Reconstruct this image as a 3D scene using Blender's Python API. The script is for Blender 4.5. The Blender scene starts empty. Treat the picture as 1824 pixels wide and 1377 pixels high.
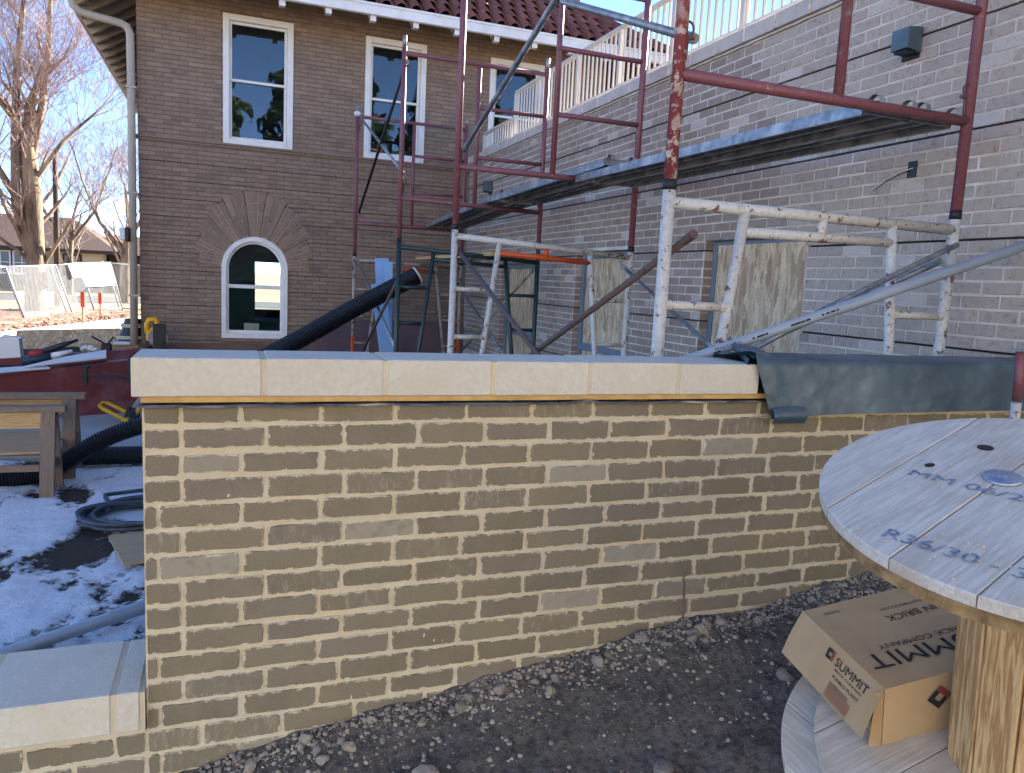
import bpy, math, random
from mathutils import Vector, Matrix, noise, Euler
R_ = math.radians
random.seed(7)
sc = bpy.context.scene
COL = sc.collection

# ------------------------------------------------------------------ camera
# the lens is the origin while building; everything is lifted by LIFT at the end
LIFT = 1.7
a, b, g = R_(20.609), R_(7.640), R_(2.838)
fw = Vector((math.sin(a)*math.cos(b), math.cos(a)*math.cos(b), -math.sin(b)))
rt = Vector((math.cos(a), -math.sin(a), 0)); dn = fw.cross(rt)
rt2 = rt*math.cos(g) - dn*math.sin(g); dn2 = fw.cross(rt2)
cam_d = bpy.data.cameras.new('camera'); cam = bpy.data.objects.new('camera', cam_d); COL.objects.link(cam)
m3 = Matrix((rt2, -dn2, -fw)).transposed()
cam.matrix_world = m3.to_4x4()
cam_d.sensor_width = 36; cam_d.lens = 1355.15/1824*36; cam_d.clip_start = .02; cam_d.clip_end = 2000
sc.camera = cam

# ------------------------------------------------------------------ sky, sun, exposure
SUN_AZ, SUN_EL = R_(55), R_(23)          # azimuth from +Y towards +X
w = bpy.data.worlds.new('World'); sc.world = w; w.use_nodes = True
wn = w.node_tree; bg = wn.nodes['Background']
sky = wn.nodes.new('ShaderNodeTexSky'); sky.sky_type = 'NISHITA'; sky.sun_disc = False
sky.sun_elevation = SUN_EL; sky.sun_rotation = SUN_AZ; sky.altitude = 3500; sky.air_density = .45; sky.dust_density = .0; sky.ozone_density = 2.3
wn.links.new(sky.outputs[0], bg.inputs[0]); bg.inputs[1].default_value = .118
sd = bpy.data.lights.new('sun', 'SUN'); sd.energy = 5.0; sd.angle = R_(.5); sd.color = (1, .93, .82)
so = bpy.data.objects.new('sun', sd); COL.objects.link(so)
sdir = Vector((math.sin(SUN_AZ)*math.cos(SUN_EL), math.cos(SUN_AZ)*math.cos(SUN_EL), math.sin(SUN_EL)))
so.rotation_euler = sdir.to_track_quat('Z', 'Y').to_euler(); so.location = sdir*60
sc.view_settings.view_transform = 'Standard'; sc.view_settings.look = 'None'
sc.view_settings.exposure = 2.76; sc.view_settings.gamma = 1.0; sc.view_settings.use_curve_mapping = False
sc.render.engine = 'CYCLES'; sc.cycles.use_denoising = True
sc.cycles.max_bounces = 7; sc.cycles.diffuse_bounces = 4; sc.cycles.caustics_reflective = False; sc.cycles.caustics_refractive = False

# ------------------------------------------------------------------ helpers
def lin(r, g_, b_):
    f = lambda c: (c/255/12.92) if c/255 <= .04045 else ((c/255+.055)/1.055)**2.4
    return (f(r), f(g_), f(b_), 1)
def nd(nt, t, ins=None, **props):
    n = nt.nodes.new(t)
    for k, v in props.items(): setattr(n, k, v)
    for k, v in (ins or {}).items():
        s = n.inputs[k]
        if isinstance(v, bpy.types.NodeSocket): nt.links.new(v, s)
        else: s.default_value = v
    return n
def mixc(nt, fac, A, B, bt='MIX'):
    n = nt.nodes.new('ShaderNodeMix'); n.data_type = 'RGBA'; n.blend_type = bt; n.clamp_factor = True
    for i, v in ((0, fac), (6, A), (7, B)):
        if isinstance(v, bpy.types.NodeSocket): nt.links.new(v, n.inputs[i])
        else: n.inputs[i].default_value = v
    return n.outputs[2]
def mth(nt, op, x, y=0., clamp=False):
    n = nt.nodes.new('ShaderNodeMath'); n.operation = op; n.use_clamp = clamp
    for i, v in ((0, x), (1, y)):
        if isinstance(v, bpy.types.NodeSocket): nt.links.new(v, n.inputs[i])
        else: n.inputs[i].default_value = v
    return n.outputs[0]
def rng(nt, v, a0, a1, b0=0., b1=1.):
    n = nd(nt, 'ShaderNodeMapRange', {'Value': v, 'From Min': a0, 'From Max': a1, 'To Min': b0, 'To Max': b1}); n.clamp = True
    return n.outputs[0]
def base(name):
    m = bpy.data.materials.new(name); m.use_nodes = True; nt = m.node_tree
    return m, nt, nt.nodes['Principled BSDF']
def coords(nt, kind='Object', scale=(1, 1, 1), off=None):
    if kind == 'World': s = nd(nt, 'ShaderNodeNewGeometry').outputs['Position']
    else: s = nd(nt, 'ShaderNodeTexCoord').outputs[kind]
    mp = nd(nt, 'ShaderNodeMapping', {'Vector': s, 'Scale': scale})
    if off is not None: nt.links.new(off, mp.inputs['Location'])
    return mp.outputs[0]
def rnd_off(nt, k=37.):
    oi = nd(nt, 'ShaderNodeObjectInfo').outputs['Random']
    return nd(nt, 'ShaderNodeCombineXYZ', {'X': mth(nt, 'MULTIPLY', oi, k), 'Y': mth(nt, 'MULTIPLY', oi, k*1.7), 'Z': mth(nt, 'MULTIPLY', oi, k*.6)}).outputs[0]
def noi(nt, vec, scale, detail=4., rough=.6, dist=0.):
    return nd(nt, 'ShaderNodeTexNoise', {'Vector': vec, 'Scale': scale, 'Detail': detail, 'Roughness': rough, 'Distortion': dist}).outputs['Fac']
def bump(nt, bs, h, strength=.3, dist=.01):
    bn = nd(nt, 'ShaderNodeBump', {'Height': h, 'Strength': strength, 'Distance': dist}); nt.links.new(bn.outputs[0], bs.inputs['Normal'])
def pm(name, c1, c2=None, scale=8., rough=.7, bstr=.25, bscale=None, bdist=.004, rv=.0, metal=0., kind='Object', stretch=(1, 1, 1), spec=.35, c3=None, s3=2., lo=.35, hi=.65):
    """two- or three-tone mottled surface with fine relief and a little per-object lightness"""
    m, nt, bs = base(name); c2 = c2 or tuple(x*.8 for x in c1[:3])+(1,)
    v = coords(nt, kind, stretch, rnd_off(nt) if kind == 'Object' else None)
    n1 = noi(nt, v, scale, 6.)
    col = mixc(nt, rng(nt, n1, lo, hi), c1, c2)
    if c3: col = mixc(nt, rng(nt, noi(nt, v, s3, 5.), .5, .68), col, c3)
    if rv:
        oi = nd(nt, 'ShaderNodeObjectInfo').outputs['Random']
        col = mixc(nt, 1., col, nd(nt, 'ShaderNodeCombineColor', {0: rng(nt, oi, 0, 1, 1-rv, 1+rv), 1: rng(nt, oi, 0, 1, 1-rv, 1+rv), 2: rng(nt, oi, 0, 1, 1-rv, 1+rv)}).outputs[0], 'MULTIPLY')
    nt.links.new(col, bs.inputs['Base Color'])
    bs.inputs['Roughness'].default_value = rough; bs.inputs['Metallic'].default_value = metal; bs.inputs['Specular IOR Level'].default_value = spec
    if bstr: bump(nt, bs, noi(nt, v, bscale or scale*6, 5.), bstr, bdist)
    return m
def paint(name, paint_c, under, thr=.6, rough=.5, under2=None, scale=26.):
    """chipped tube paint: the under-coat or rust shows in flakes"""
    m, nt, bs = base(name); v = coords(nt, 'World')
    n1 = noi(nt, v, scale, 8., .7); n2 = noi(nt, v, 3.2, 5.); n3 = noi(nt, v, 60., 4.)
    msk = rng(nt, mth(nt, 'ADD', mth(nt, 'MULTIPLY', n1, .65), mth(nt, 'MULTIPLY', n2, .35)), thr, thr+.03)
    pc = mixc(nt, rng(nt, n3, .3, .7), paint_c, tuple(c*.72 for c in paint_c[:3])+(1,))
    un = mixc(nt, rng(nt, n2, .4, .6), under, under2 or tuple(c*.5 for c in under[:3])+(1,))
    nt.links.new(mixc(nt, msk, pc, un), bs.inputs['Base Color'])
    bs.inputs['Roughness'].default_value = rough
    bump(nt, bs, mth(nt, 'SUBTRACT', n3, msk), .25, .002)
    return m

class MB:
    def __init__(s): s.v = []; s.f = []; s.t = []
    def add(s, vs, fs, tint=None):
        o = len(s.v); s.v += [tuple(x) for x in vs]; s.f += [tuple(i+o for i in q) for q in fs]
        s.t += [tint or 0.]*len(fs); return s
    def box(s, c, d, rot=None, tint=None):
        hx, hy, hz = d[0]/2, d[1]/2, d[2]/2
        vs = [Vector((x*hx, y*hy, z*hz)) for x in (-1, 1) for y in (-1, 1) for z in (-1, 1)]
        if rot is not None: vs = [rot @ q for q in vs]
        c = Vector(c)
        return s.add([q+c for q in vs], [(0, 1, 3, 2), (4, 6, 7, 5), (0, 4, 5, 1), (2, 3, 7, 6), (0, 2, 6, 4), (1, 5, 7, 3)], tint)
    def lim(s, lo, hi, tint=None):
        return s.box([(lo[i]+hi[i])/2 for i in range(3)], [hi[i]-lo[i] for i in range(3)], None, tint)
    def bbox(s, lo, hi, e=.004, tint=None):
        """box with chamfered edges"""
        lo, hi = list(lo), list(hi); vs = []; idx = {}
        for x in (0, 1):
            for y in (0, 1):
                for z in (0, 1):
                    for ax in range(3):
                        p = [(lo, hi)[(x, y, z)[i]][i] for i in range(3)]
                        for i in range(3):
                            if i != ax: p[i] += e*(1 if (x, y, z)[i] == 0 else -1)
                        idx[(x, y, z, ax)] = len(vs); vs.append(p)
        fs = []
        for ax in range(3):
            o = [i for i in range(3) if i != ax]
            for sd_ in (0, 1):
                q = []
                for (i, j) in ((0, 0), (1, 0), (1, 1), (0, 1)):
                    k = [0, 0, 0]; k[ax] = sd_; k[o[0]] = i; k[o[1]] = j; q.append(idx[(k[0], k[1], k[2], ax)])
                if (sd_ == 0) != (ax == 1): q.reverse()
                fs.append(q)
            for i in (0, 1):
                for j in (0, 1):
                    k0 = [0, 0, 0]; k1 = [0, 0, 0]; k0[o[0]] = k1[o[0]] = i; k0[o[1]] = k1[o[1]] = j; k1[ax] = 1
                    fs.append([idx[(*k0, o[0])], idx[(*k1, o[0])], idx[(*k1, o[1])], idx[(*k0, o[1])]])
        for x in (0, 1):
            for y in (0, 1):
                for z in (0, 1): fs.append([idx[(x, y, z, 0)], idx[(x, y, z, 1)], idx[(x, y, z, 2)]])
        return s.add(vs, fs, tint)
    def tube(s, pts, r, n=10, cap=True, tint=None):
        pts = [Vector(p) for p in pts]; rs = r if isinstance(r, (list, tuple)) else [r]*len(pts)
        vs = []; up = None
        for i, p in enumerate(pts):
            d = (pts[min(i+1, len(pts)-1)]-pts[max(i-1, 0)]).normalized()
            if up is None:
                up = d.cross(Vector((0, 0, 1)) if abs(d.z) < .9 else Vector((1, 0, 0))).normalized()
            else:
                up = (up-d*up.dot(d)).normalized()
            sd2 = d.cross(up)
            vs += [p+(up*math.cos(2*math.pi*k/n)+sd2*math.sin(2*math.pi*k/n))*rs[i] for k in range(n)]
        fs = [(i*n+k, i*n+(k+1) % n, (i+1)*n+(k+1) % n, (i+1)*n+k) for i in range(len(pts)-1) for k in range(n)]
        if cap: fs += [tuple(range(n-1, -1, -1)), tuple(range((len(pts)-1)*n, len(pts)*n))]
        return s.add(vs, fs, tint)
    def prism(s, poly, z0, z1, M=None, tint=None):
        n = len(poly); vs = [Vector((p[0], p[1], z0)) for p in poly]+[Vector((p[0], p[1], z1)) for p in poly]
        if M is not None: vs = [M @ q for q in vs]
        fs = [tuple(range(n-1, -1, -1)), tuple(range(n, 2*n))]+[(i, (i+1) % n, n+(i+1) % n, n+i) for i in range(n)]
        return s.add(vs, fs, tint)
    def grid(s, P, nu, nv, tint=None):
        """P(i,j) for i<=nu, j<=nv"""
        return s.add([P(i, j) for i in range(nu+1) for j in range(nv+1)],
                     [(i*(nv+1)+j, (i+1)*(nv+1)+j, (i+1)*(nv+1)+j+1, i*(nv+1)+j+1) for i in range(nu) for j in range(nv)], tint)
    def stone(s, c, r, sq=.7, n=1, tint=None):
        vs, fs = ICO
        ph = Vector((random.random()*50, random.random()*50, 0)); rot = Euler((random.random()*6, random.random()*6, random.random()*6)).to_matrix()
        out = []
        for q in vs:
            k = 1+.55*noise.noise(q*1.3+ph)
            p = rot @ (q*r*k); out.append(Vector((p.x, p.y, p.z*sq))+Vector(c))
        return s.add(out, fs, tint)
    def mesh(s, name, smooth=False):
        me = bpy.data.meshes.new(name); me.from_pydata(s.v, [], s.f); me.update()
        if any(s.t):
            at = me.attributes.new('tint', 'FLOAT', 'FACE'); at.data.foreach_set('value', s.t)
        if smooth: me.polygons.foreach_set('use_smooth', [True]*len(me.polygons))
        return me
    def build(s, name, mat, parent=None, smooth=False):
        me = s.mesh(name, smooth); o = bpy.data.objects.new(name, me); me.materials.append(mat); COL.objects.link(o)
        if parent: o.parent = parent
        return o
def _ico():
    t = (1+5**.5)/2
    v = [Vector(q).normalized() for q in ((-1, t, 0), (1, t, 0), (-1, -t, 0), (1, -t, 0), (0, -1, t), (0, 1, t), (0, -1, -t), (0, 1, -t), (t, 0, -1), (t, 0, 1), (-t, 0, -1), (-t, 0, 1))]
    f = [(0, 11, 5), (0, 5, 1), (0, 1, 7), (0, 7, 10), (0, 10, 11), (1, 5, 9), (5, 11, 4), (11, 10, 2), (10, 7, 6), (7, 1, 8), (3, 9, 4), (3, 4, 2), (3, 2, 6), (3, 6, 8), (3, 8, 9), (4, 9, 5), (2, 4, 11), (6, 2, 10), (8, 6, 7), (9, 8, 1)]
    return v, f
ICO = _ico()
def ico2():
    v, f = [q.copy() for q in ICO[0]], []; c = {}
    def mid(i, j):
        k = (min(i, j), max(i, j))
        if k not in c: c[k] = len(v); v.append(((v[i]+v[j])/2).normalized())
        return c[k]
    for (x, y, z) in ICO[1]:
        p, q, r = mid(x, y), mid(y, z), mid(z, x); f.extend([(x, p, r), (y, q, p), (z, r, q), (p, q, r)])
    return v, f
ICO2 = ico2()
def mobj(name, me, mat=None, parent=None, loc=(0, 0, 0), rot=None):
    o = bpy.data.objects.new(name, me); COL.objects.link(o); o.location = loc
    if rot: o.rotation_euler = rot
    if parent: o.parent = parent
    if mat and not me.materials: me.materials.append(mat)
    return o
def tag(o, label=None, cat=None, group=None, kind=None):
    if label: o['label'] = label
    if cat: o['category'] = cat
    if group: o['group'] = group
    if kind: o['kind'] = kind
    return o
def empty(name, loc, label=None, cat=None, group=None, rz=0):
    o = bpy.data.objects.new(name, None); COL.objects.link(o); o.empty_display_size = .1
    o.location = (0, 0, 0); o['base'] = loc; tag(o, label, cat, group); return o
def struct(o): o['kind'] = 'structure'; return o
def text_mesh(s, size, align='LEFT', ext=.0004, bold=.0, space=1.):
    cu = bpy.data.curves.new('txt', 'FONT'); cu.body = s; cu.size = size; cu.align_x = align; cu.extrude = ext; cu.offset = bold; cu.space_character = space; cu.resolution_u = 3
    t = bpy.data.objects.new('txt', cu); COL.objects.link(t); dg = bpy.context.evaluated_depsgraph_get()
    me = bpy.data.meshes.new_from_object(t.evaluated_get(dg)); bpy.data.objects.remove(t); return me
def place(me, name, mat, M, parent=None):
    o = mobj(name, me, mat, parent); o.matrix_local = M; return o
def basis(o, x, y, z):
    return Matrix(((x[0], y[0], z[0], o[0]), (x[1], y[1], z[1], o[1]), (x[2], y[2], z[2], o[2]), (0, 0, 0, 1)))
def fb(p, q, s): return noise.fractal(Vector((p*s, q*s, 1.7)), 1., 2., 4)

# ------------------------------------------------------------------ materials
def brick_mat(name, c1, c2, c3, mortar, smear=.5, edge=(.035, .012), pale=(.4, .38, .33, 1), gen=True, kind='Object', pale_k=.62):
    m, nt, bs = base(name)
    oi = nd(nt, 'ShaderNodeObjectInfo').outputs['Random']
    at = nd(nt, 'ShaderNodeAttribute', attribute_name='tint').outputs['Fac']
    r = mth(nt, 'FRACT', mth(nt, 'ADD', oi, at)); r2 = mth(nt, 'FRACT', mth(nt, 'MULTIPLY', r, 17.31)); r3 = mth(nt, 'FRACT', mth(nt, 'MULTIPLY', r, 71.7))
    v = coords(nt, kind, (1, 1, 1), rnd_off(nt) if kind == 'Object' else None)
    fine = noi(nt, v, 240., 3.); mid = noi(nt, v, 30., 5.); big = noi(nt, v, 9., 4.)
    col = mixc(nt, rng(nt, r, .1, .9), c1, c2); col = mixc(nt, rng(nt, r2, .72, .95, 0, .9), col, c3)
    col = mixc(nt, rng(nt, fine, .35, .7, 0, .38), col, tuple(c*.45 for c in c1[:3])+(1,))
    col = mixc(nt, rng(nt, big, .4, .7, 0, .45), col, tuple(c*1.35 for c in c2[:3])+(1,))
    # cement film smeared over some bricks, patchy
    vs_ = coords(nt, kind, (1., 1., .35), rnd_off(nt) if kind == 'Object' else None)
    film = mth(nt, 'MULTIPLY', rng(nt, noi(nt, vs_, 75., 8., .72), .50, .66), rng(nt, mth(nt, 'ADD', r3, mth(nt, 'MULTIPLY', big, .6)), pale_k+.48, pale_k+.62, 0, .6))
    col = mixc(nt, film, col, pale)
    col = mixc(nt, mth(nt, 'MULTIPLY', mth(nt, 'MULTIPLY', rng(nt, mth(nt, 'FRACT', mth(nt, 'MULTIPLY', r, 313.7)), .93, .945, 0, 1.), .62), rng(nt, mid, .3, .5, .35, 1.)), col, pale)
    if gen:
        g_ = nd(nt, 'ShaderNodeTexCoord').outputs['Generated']; sp = nd(nt, 'ShaderNodeSeparateXYZ', {0: g_})
        ex = mth(nt, 'MINIMUM', sp.outputs[0], mth(nt, 'SUBTRACT', 1., sp.outputs[0]))
        ez = mth(nt, 'MINIMUM', sp.outputs[2], mth(nt, 'SUBTRACT', 1., sp.outputs[2]))
        d = mth(nt, 'MINIMUM', mth(nt, 'MULTIPLY', ex, 3.2), ez)
        e = mth(nt, 'ADD', d, mth(nt, 'MULTIPLY', mth(nt, 'SUBTRACT', noi(nt, v, 36., 8., .72), .5), .66))
        col = mixc(nt, rng(nt, e, .02, .08, smear, 0.), col, mortar)
    nt.links.new(col, bs.inputs['Base Color']); bs.inputs['Roughness'].default_value = .88; bs.inputs['Specular IOR Level'].default_value = .2
    bump(nt, bs, mth(nt, 'ADD', fine, mid), .35, .0025)
    return m
def mortar_mat(name, c1, c2, c3=None):
    # sandy joint, coarse grain, stained in places
    m, nt, bs = base(name); v = coords(nt, 'World'); n1 = noi(nt, v, 12., 6.); n2 = noi(nt, v, 300., 4.)
    col = mixc(nt, rng(nt, n1, .35, .65), c1, c2); col = mixc(nt, rng(nt, n2, .4, .75, 0, .4), col, tuple(c*.5 for c in c1[:3])+(1,))
    if c3: col = mixc(nt, rng(nt, noi(nt, v, 3., 5.), .52, .66), col, c3)
    nt.links.new(col, bs.inputs['Base Color']); bs.inputs['Roughness'].default_value = .93; bs.inputs['Specular IOR Level'].default_value = .10
    bump(nt, bs, n2, .5, .003); return m
def wood_mat(name, c1, c2, c3=None, axis=0, scale=1., rough=.8, ringy=.5):
    m, nt, bs = base(name); st = [14., 14., 14.]; st[axis] = .9
    v = coords(nt, 'Object', tuple(x*scale for x in st), rnd_off(nt))
    n1 = noi(nt, v, 1.6, 5., .6, .4); w_ = mth(nt, 'FRACT', mth(nt, 'MULTIPLY', n1, 7.)); n2 = noi(nt, v, 9., 6.)
    tri = mth(nt, 'ABSOLUTE', mth(nt, 'SUBTRACT', w_, .5))
    col = mixc(nt, mth(nt, 'MULTIPLY', rng(nt, tri, .1, .45), ringy), c1, c2); col = mixc(nt, rng(nt, n2, .45, .7, 0, .6), col, c2)
    if c3: col = mixc(nt, rng(nt, noi(nt, coords(nt, 'Object', (1, 1, 1), rnd_off(nt)), 4., 6.), .5, .7, 0, .85), col, c3)
    nt.links.new(col, bs.inputs['Base Color']); bs.inputs['Roughness'].default_value = rough; bs.inputs['Specular IOR Level'].default_value = .25
    bump(nt, bs, mth(nt, 'ADD', n2, tri), .3, .002); return m
def osb_mat(name):
    m, nt, bs = base(name)
    cols = None; hs = None
    for i, (sx, rot) in enumerate(((1., .12), (1.35, -.35), (.8, .5))):
        mp = nd(nt, 'ShaderNodeMapping', {'Vector': nd(nt, 'ShaderNodeTexCoord').outputs['Object'], 'Rotation': (rot*.8, 0, 0), 'Scale': (30*sx, 36*sx, 9*sx), 'Location': (i*3.1, i*1.7, i)})
        vo = nd(nt, 'ShaderNodeTexVoronoi', {'Vector': mp.outputs[0], 'Scale': 1.}); vo.feature = 'F1'; vo.distance = 'CHEBYCHEV'
        sp = nd(nt, 'ShaderNodeSeparateColor', {0: vo.outputs['Color']})
        c = mixc(nt, rng(nt, sp.outputs[0], .1, .9), lin(204, 180, 144), lin(164, 136, 104))
        c = mixc(nt, rng(nt, sp.outputs[1], .7, .95), c, lin(220, 198, 160))
        if cols is None: cols, hs = c, sp.outputs[0]
        else: cols = mixc(nt, rng(nt, sp.outputs[2], .45, .55), cols, c); hs = mth(nt, 'ADD', hs, sp.outputs[1])
    v = coords(nt, 'Object', (1, 1, 1)); nz = noi(nt, v, 90., 4.)
    cols = mixc(nt, rng(nt, nz, .5, .8, 0, .5), cols, lin(80, 60, 42))
    nt.links.new(cols, bs.inputs['Base Color']); bs.inputs['Roughness'].default_value = .75; bump(nt, bs, mth(nt, 'ADD', hs, nz), .4, .003); return m
def glass_mat(name, tint=(.75, .85, .85, 1)):
    m = bpy.data.materials.new(name); m.use_nodes = True; nt = m.node_tree; nt.nodes.clear()
    fr = nd(nt, 'ShaderNodeFresnel', {'IOR': 1.6}); gl = nd(nt, 'ShaderNodeBsdfGlossy', {'Roughness': .015, 'Color': (1, 1, 1, 1)}); tr = nd(nt, 'ShaderNodeBsdfTransparent', {'Color': tint})
    bn = nd(nt, 'ShaderNodeBump', {'Height': noi(nt, coords(nt, 'World'), 2.2, 2.), 'Strength': .06, 'Distance': .05}); nt.links.new(bn.outputs[0], gl.inputs['Normal'])
    mx = nd(nt, 'ShaderNodeMixShader', {0: mth(nt, 'MULTIPLY', fr.outputs[0], 1.3, True), 1: tr.outputs[0], 2: gl.outputs[0]})
    out = nd(nt, 'ShaderNodeOutputMaterial', {0: mx.outputs[0]}); return m

T = {}
T['brick'] = brick_mat('brown_brick', lin(136, 127, 106), lin(123, 115, 98), lin(130, 120, 108), lin(207, 197, 174), smear=.9, pale=lin(166, 160, 146))
T['mortar'] = mortar_mat('sand_mortar', lin(211, 201, 177), lin(197, 187, 162), lin(205, 190, 156))
T['mortar_grey'] = mortar_mat('grey_mortar', lin(150, 140, 128), lin(128, 118, 108))
T['rbrick'] = brick_mat('annex_brick', lin(160, 143, 127), lin(144, 128, 116), lin(166, 148, 130), lin(206, 196, 180), smear=.35, pale=lin(200, 192, 180), kind='World', pale_k=.5)
T['rbrick_far'] = brick_mat('annex_brick_far', lin(160, 143, 127), lin(144, 128, 116), lin(166, 148, 130), lin(206, 196, 180), gen=False, pale=lin(200, 192, 180), kind='World', pale_k=.5)
T['rmortar'] = mortar_mat('annex_mortar', lin(214, 203, 186), lin(192, 181, 164), lin(224, 216, 204))
T['obrick'] = brick_mat('old_brick', lin(148, 128, 111), lin(137, 118, 103), lin(124, 106, 93), lin(140, 122, 108), gen=False, pale=lin(160, 136, 116), kind='World', pale_k=.7)
T['omortar'] = mortar_mat('old_mortar', lin(128, 109, 93), lin(113, 96, 82))
T['groove'] = pm('dark_joint', lin(62, 52, 46), lin(44, 38, 34), 20, .95)
T['lime'] = pm('limestone', lin(211, 206, 191), lin(201, 195, 179), 75, .8, .9, 240, .003, rv=.05, c3=lin(203, 195, 176), s3=5.)
T['stone'] = pm('parapet_stone', lin(196, 184, 172), lin(176, 165, 154), 5, .85, .3, 120, .002, rv=.05)
T['flash'] = pm('flashing_metal', lin(120, 124, 128), lin(70, 74, 80), 14, .35, .1, metal=.8, c3=lin(190, 180, 160), s3=6.)
T['membrane'] = pm('black_membrane', lin(64, 86, 98), lin(50, 68, 80), 4, .42, .35, 9, .02, c3=lin(90, 110, 120), s3=2.2, spec=.6)
T['galv'] = pm('galvanised_steel', lin(150, 156, 160), lin(112, 120, 126), 22, .42, .12, 60, .002, metal=.55, c3=lin(186, 190, 192), s3=5.)
T['red'] = paint('red_tube_paint', lin(128, 76, 83), lin(166, 148, 148), .555, .5, lin(84, 60, 58))
T['white'] = paint('white_tube_paint', lin(204, 203, 194), lin(66, 60, 56), .548, .5, lin(120, 70, 44))
T['green'] = paint('green_tube_paint', lin(36, 58, 56), lin(70, 62, 58), .62, .45)
T['orange'] = paint('orange_tube_paint', lin(206, 84, 30), lin(120, 60, 36), .66, .5)
T['rusty'] = paint('rusty_tube', lin(96, 78, 72), lin(140, 118, 106), .58, .75, lin(70, 48, 42))
T['dullwhite'] = paint('worn_tube_paint', lin(170, 158, 142), lin(116, 78, 56), .52, .6)
T['mixed'] = paint('red_over_white_paint', lin(132, 60, 64), lin(206, 200, 190), .50, .5, lin(150, 120, 116))
T['dark'] = pm('dark_iron', lin(40, 40, 44), lin(28, 28, 32), 30, .5, .1)
T['pvc'] = pm('grey_pvc', lin(142, 153, 164), lin(130, 141, 152), 3, .4, .05, spec=.5)
T['ink'] = pm('black_print', lin(38, 38, 44), lin(52, 52, 58), 40, .8, 0)
T['blueink'] = pm('blue_stencil', lin(96, 112, 140), lin(150, 158, 168), 60, .85, 0, lo=.4, hi=.6)
T['redink'] = pm('red_print', lin(150, 72, 62), lin(140, 66, 58), 40, .8, 0)
T['card'] = pm('cardboard', lin(186, 160, 124), lin(174, 148, 114), 5, .85, .2, 60, .001, c3=lin(170, 138, 98), s3=2.)
T['cardin'] = pm('cardboard_inside', lin(178, 148, 108), lin(160, 132, 96), 8, .9, .2)
T['reel'] = wood_mat('weathered_reel_wood', lin(212, 205, 192), lin(168, 159, 145), lin(180, 166, 146), 0, 1., .85, .35)
T['reelcore'] = wood_mat('pine_stave', lin(206, 172, 122), lin(150, 108, 66), None, 2, 1., .75, .8)
T['reeledge'] = pm('reel_edge_wood', lin(170, 140, 96), lin(120, 96, 66), 30, .9, .6, 80, .006)
T['lumber'] = wood_mat('grey_lumber', lin(142, 122, 102), lin(104, 88, 74), lin(124, 112, 104), 2, 1., .85)
T['lumberx'] = wood_mat('grey_lumber_long', lin(142, 122, 102), lin(104, 88, 74), lin(124, 112, 104), 0, 1., .85)
T['newlumber'] = wood_mat('fresh_lumber', lin(200, 168, 118), lin(168, 128, 82), None, 0, 1., .8)
T['ply'] = wood_mat('plywood', lin(186, 160, 126), lin(160, 134, 102), None, 0, .7, .8, .3)
T['osb'] = osb_mat('osb_sheet')
T['frame'] = pm('grey_blue_frame', lin(116, 128, 138), lin(104, 116, 126), 3, .5, .05)
T['wpaint'] = pm('white_joinery_paint', lin(232, 231, 226), lin(220, 218, 212), 6, .45, .08)
T['beige'] = pm('beige_trim_paint', lin(178, 168, 152), lin(166, 156, 142), 4, .6, .08)
T['rail'] = pm('cream_rail_paint', lin(208, 200, 186), lin(196, 188, 174), 6, .45, .05)
T['tile'] = pm('clay_roof_tile', lin(136, 84, 70), lin(108, 66, 58), 12, .7, .3, 60, .004, rv=.22)
T['glass'] = glass_mat('window_glass')
T['room'] = pm('dim_interior', lin(70, 66, 60), lin(58, 54, 50), 2, .9, 0)
T['teal'] = pm('teal_wall', lin(66, 140, 128), lin(58, 126, 116), 2, .8, 0)
T['lamp'] = pm('grey_green_lamp', lin(92, 110, 116), lin(78, 96, 104), 5, .4, .05, metal=.2)
T['hose'] = pm('black_plastic', lin(20, 23, 31), lin(15, 18, 25), 8, .5, .05, spec=.35)
T['coil'] = pm('grey_rubber_hose', lin(72, 84, 94), lin(58, 68, 78), 10, .5, .1)
T['blueboard'] = pm('blue_foam_board', lin(146, 186, 226), lin(134, 174, 216), 3, .6, .08)
T['redwall'] = pm('red_brown_waterproofing', lin(112, 50, 52), lin(96, 42, 46), 2.5, .55, .2, 12, .01, c3=lin(140, 112, 124), s3=.9, kind='World', spec=.4)
T['conc'] = pm('pale_concrete', lin(188, 186, 180), lin(170, 168, 162), 2., .85, .2, 60, .003, kind='World')
T['kerb'] = pm('kerb_concrete', lin(204, 196, 182), lin(184, 176, 162), 3., .85, .3, 50, .004, kind='World')
T['yellow'] = pm('yellow_plastic', lin(226, 172, 34), lin(206, 152, 28), 6, .45, .05)
T['blacktool'] = pm('black_tool', lin(34, 34, 36), lin(48, 50, 54), 20, .5, .1)
T['steel'] = pm('tool_steel', lin(120, 126, 134), lin(96, 102, 110), 20, .35, .1, metal=.7)
T['redplastic'] = pm('red_plastic', lin(172, 40, 34), lin(150, 34, 30), 8, .5, .05)
T['wplastic'] = pm('white_sheet', lin(224, 224, 220), lin(212, 212, 210), 3, .5, .05)
T['cream'] = pm('cream_webbing', lin(206, 194, 160), lin(190, 178, 146), 8, .8, .1)
T['bark'] = pm('tree_bark', lin(146, 124, 98), lin(86, 72, 60), 9, .9, 1., 22, .03, stretch=(1, 1, .25), c3=lin(186, 164, 130), s3=2.)
T['twig'] = pm('bare_twig', lin(182, 158, 142), lin(146, 124, 112), 3, .85, 0, rv=.1)
T['twig_pale'] = pm('pale_twig', lin(176, 158, 142), lin(140, 122, 108), 3, .85, 0)
T['pole'] = pm('tarred_pole', lin(84, 66, 54), lin(66, 52, 42), 12, .9, .4, stretch=(1, 1, .1))
T['shingle'] = pm('brown_shingle', lin(92, 70, 60), lin(72, 55, 49), 30, .9, .3, 60, .01)
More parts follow.
